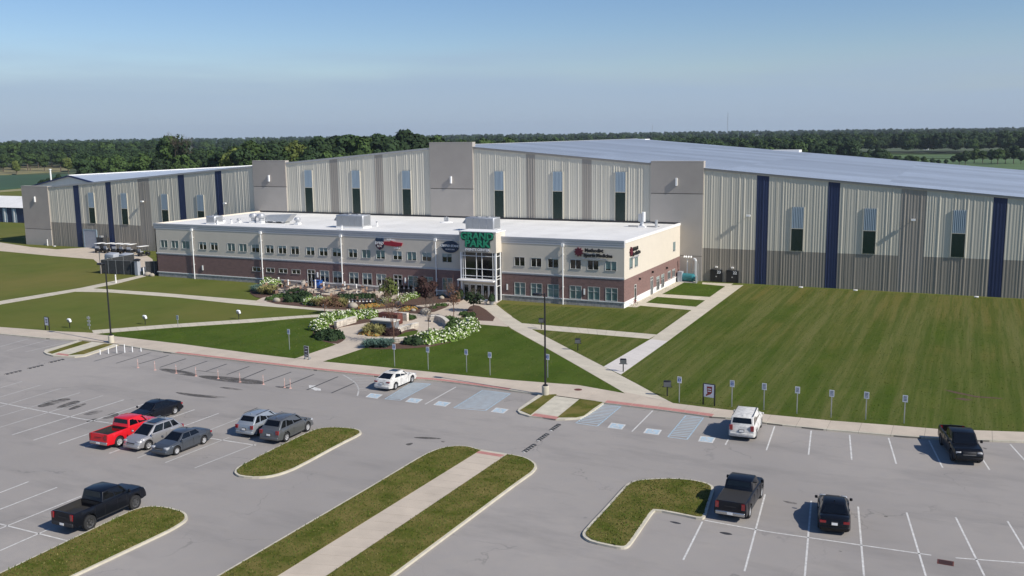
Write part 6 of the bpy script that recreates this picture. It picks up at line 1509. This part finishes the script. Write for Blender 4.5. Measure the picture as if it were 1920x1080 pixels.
p = G(259,516,.12); t = thing('gate_pier', 'grey pier of the screened yard with a black lantern top', 'pier', (p[0], p[1], .12)); MB().box(-.36, .36, -.36, .36, 0, 2.55).build('pier', 'tarp_grey', t); MB().lathe([(.25, 2.55), (.62, 2.65), (.62, 2.8), (.2, 2.95), (0, 2.95)], n=10).build('lantern', 'black_metal', t)
for (x, y, l) in ((*G(213,499),'grey covered equipment crate in the yard, left of the pair'), (*G(240,500),'grey covered equipment crate in the yard, right of the pair')):
    t = thing('equipment_crate', l, 'crate', (x, y, .13), R(-4)); put('cover', bevelled(MB().add([(-1.6,-.8,0),(1.1,-.8,0),(1.1,.8,0),(-1.6,.8,0),(-1.5,-.7,2.2),(1.05,-.7,2.2),(1.05,.7,2.45),(-1.5,.7,2.45)], [(0,3,2,1),(4,5,6,7),(0,1,5,4),(1,2,6,5),(2,3,7,6),(3,0,4,7)]), 'tarp_grey', .08, 2), t)
    MB().box(-1.5, 1.05, -.80, -.76, 1.7, 1.76).build('seam', 'metal_grey', t)
    for k in range(5): MB().box(-1.0+k*.38, -.78+k*.38, -.84, -.80, 1.0+.3*(k % 2), 1.2+.3*(k % 2)).build('white_reflection', 'cap_white', t)  # white reflection spots on the cover, put in as pale plates
def cart():
    t = thing('golf_cart', '', 'golf cart', (0, 0, 0), 0, 'golf carts parked behind the screened yard')
    put('body', bevelled(MB().box(-1.15, -.2, -.55, .55, .35, .95).box(.55, 1.2, -.55, .55, .35, .8).box(-.25, .6, -.55, .55, .3, .42), 'black_metal', .05, 1), t)
    MB().box(-1.0, -.3, -.5, .5, .95, 1.05).box(-1.05, -.9, -.5, .5, 1.05, 1.5).build('seat', 'tarp_grey', t)
    put('roof', bevelled(MB().box(-1.2, .95, -.65, .65, 1.98, 2.06), 'white_paint', .03, 1), t)
    for x in (-1.05, .6):
        for y in (-.5, .5): MB().tube((x, y, .6), (x*.95, y, 1.98), .025, n=5).build('roof_post', 'black_metal', t)
    for x in (-.8, .85):
        for y in (-.55, .55): MB().lathe([(0, -.08), (.23, -.08), (.24, 0), (.23, .08), (0, .08)], axis='Y', n=12).build('wheel', 'tyre', t, (x, y, .24))
    return t
gc = cart(); index_kids(gc)
for i, (x, y, a, l) in enumerate([(*G(189,474.5),100,'leftmost golf cart, with a cream roof'),(*G(206,475),80,'second golf cart from the left, bluish white roof'),(*G(221,475.5),95,'third golf cart from the left in the cart row'),(*G(235,476),85,'fourth golf cart from the left in the cart row'),(*G(248,477),100,'golf cart behind the right covered crate'),(*G(270,481),75,'golf cart standing apart at the right, near the office')]):
    if i == 0: gc.location = (x, y, .13); gc.rotation_euler = (0, 0, R(a)); gc['label'] = l
    else: dup(gc, (x, y, .13), R(a), l)
t = thing('utility_cabinet', 'dark utility cabinet against the wall behind the golf carts', 'cabinet', (*G(192,468), .12)); MB().box(-1, 1, -.5, .5, 0, 2.6).build('cabinet', 'screen_mesh', t); MB().box(-.3, .3, -.35, .35, 2.6, 2.95).build('top_vent', 'metal_galv', t)
# ------------------------------------------------------------------ right service corner
t = thing('chiller_unit', 'teal and grey pipework unit standing in the corner by the side wall', 'utility unit', (-40.7, 148.9, .12))
MB().tube((-.9, .3, .8), (1.2, .0, .8), .62, n=14).build('tank', 'teal_unit', t); MB().box(-1.3, -.6, -.5, .5, .1, 1.7).build('control_box', 'tarp_grey', t); MB().tube((1.2, 0, .8), (1.7, -.3, .5), .45, .3, n=12).build('elbow', 'teal_unit', t)
MB().box(-1.2, 1.6, -.6, .7, 0, .12).build('pad', 'concrete_new', t); MB().tube((1.75, -.5, 0), (1.75, -.5, 1.2), .16).build('outlet_pipe', 'metal_galv', t)
t = thing('service_pipes', 'bright silver riser pipes and elbows on the hall wall above the teal unit', 'pipes', (-41.0, 149.4, .12))
MB().tube((.3, 0, 0), (.3, 0, 4.0), .1).build('riser', 'cap_white', t); MB().tube((1.6, 0, 1.0), (1.6, 0, 3.4), .3, n=12).build('duct', 'metal_galv', t)
for k in range(4): MB().tube((1.6-.09*k-.12*k, 0, 3.35+.2*k), (1.6-.09*(k+1)-.06*(k+1), 0, 3.75+.09*k), .3-.02*k, n=12).build('elbow', 'metal_galv', t) if k < 2 else None
for x in (-.2, .1, .5, .9): MB().tube((x, -.3, 3.9), (x, .1, 4.1), .13, n=8).build('gooseneck', 'cap_white', t)
for dx in (.95, 2.05): MB().tube((dx, 0, 0), (dx, 0, 3.0), .05).build('support', 'metal_galv', t)
for px, l in (((1197,568),'red and black bicycle leaning at the side door'),):
    p = G(1190,571,.13); t = thing('bicycle', l, 'bicycle', (p[0]+.3, p[1]-.9, .13), R(80))
    for x in (-.5, .5):
        m = MB()
        for k in range(16): a, b = k*math.pi/8, (k+1)*math.pi/8; m.tube((x+.33*math.cos(a), 0, .34+.33*math.sin(a)), (x+.33*math.cos(b), 0, .34+.33*math.sin(b)), .02, n=4)
        m.build('wheel', 'tyre', t)
    MB().tube((-.5, 0, .34), (-.1, 0, .34), .02).tube((-.1, 0, .34), (.35, 0, .8), .025).tube((-.1, 0, .34), (-.2, 0, .85), .02).tube((-.2, 0, .78), (.35, 0, .8), .025).tube((-.5, 0, .34), (-.2, 0, .78), .02).tube((.5, 0, .34), (.35, 0, .95), .02).build('frame', 'lamp_red', t)
    MB().box(-.32, -.1, -.06, .06, .85, .9).build('saddle', 'black_metal', t); MB().tube((.35, -.25, .97), (.35, .25, .97), .018).build('handlebar', 'black_metal', t)
for x, l in ((-23.0,'small white drain block at the foot of the hall wall near the second blue stripe'), (-15.1,'small white drain block between the blue stripes on the right wing'), (1.2,'small white drain block at the foot of the rightmost blue stripe'), (-186.5,'small white drain block on the grass at the left wing')):
    t = thing('drain_block', l, 'drain block', (x, 150.2-.6, .13)); put('block', bevelled(MB().box(-.3, .3, -.2, .2, 0, .16), 'cap_white', .03, 1), t)
# muddy tyre ruts in the right lawn
for q in ([(1310,440),(1390,452),(1560,490),(1750,505),(1760,512),(1560,500),(1400,468)], [(1390,508),(1460,505),(1540,520),(1480,524)], [(750,545),(840,550),(830,562),(760,560)]):
    P = GL(Z4(q, 1440, 620), .155); MB().add([(*p, .156) for p in P], [tuple(range(len(P)))]).build('mud_rut', 'mulch' if q[0][0] != 750 else 'mulch', kind='structure') if q[0][0] != 750 else None
# ------------------------------------------------------------------ morning haze: one closed box of thin air
hz = MB().box(-3400, 2600, -160, 4600, -1.4, 75).mesh('haze', []); hm = bpy.data.materials.new('haze'); hm.use_nodes = True; hm.node_tree.nodes.clear()
N = hm.node_tree.nodes; o_ = N.new('ShaderNodeOutputMaterial'); pv = N.new('ShaderNodeVolumePrincipled'); pv.inputs['Density'].default_value = .00007; pv.inputs['Color'].default_value = (.72, .82, .95, 1); pv.inputs['Anisotropy'].default_value = .2
hm.node_tree.links.new(pv.outputs[0], o_.inputs['Volume']); hz.materials.append(hm)
put('haze', hz, None, kind='stuff')
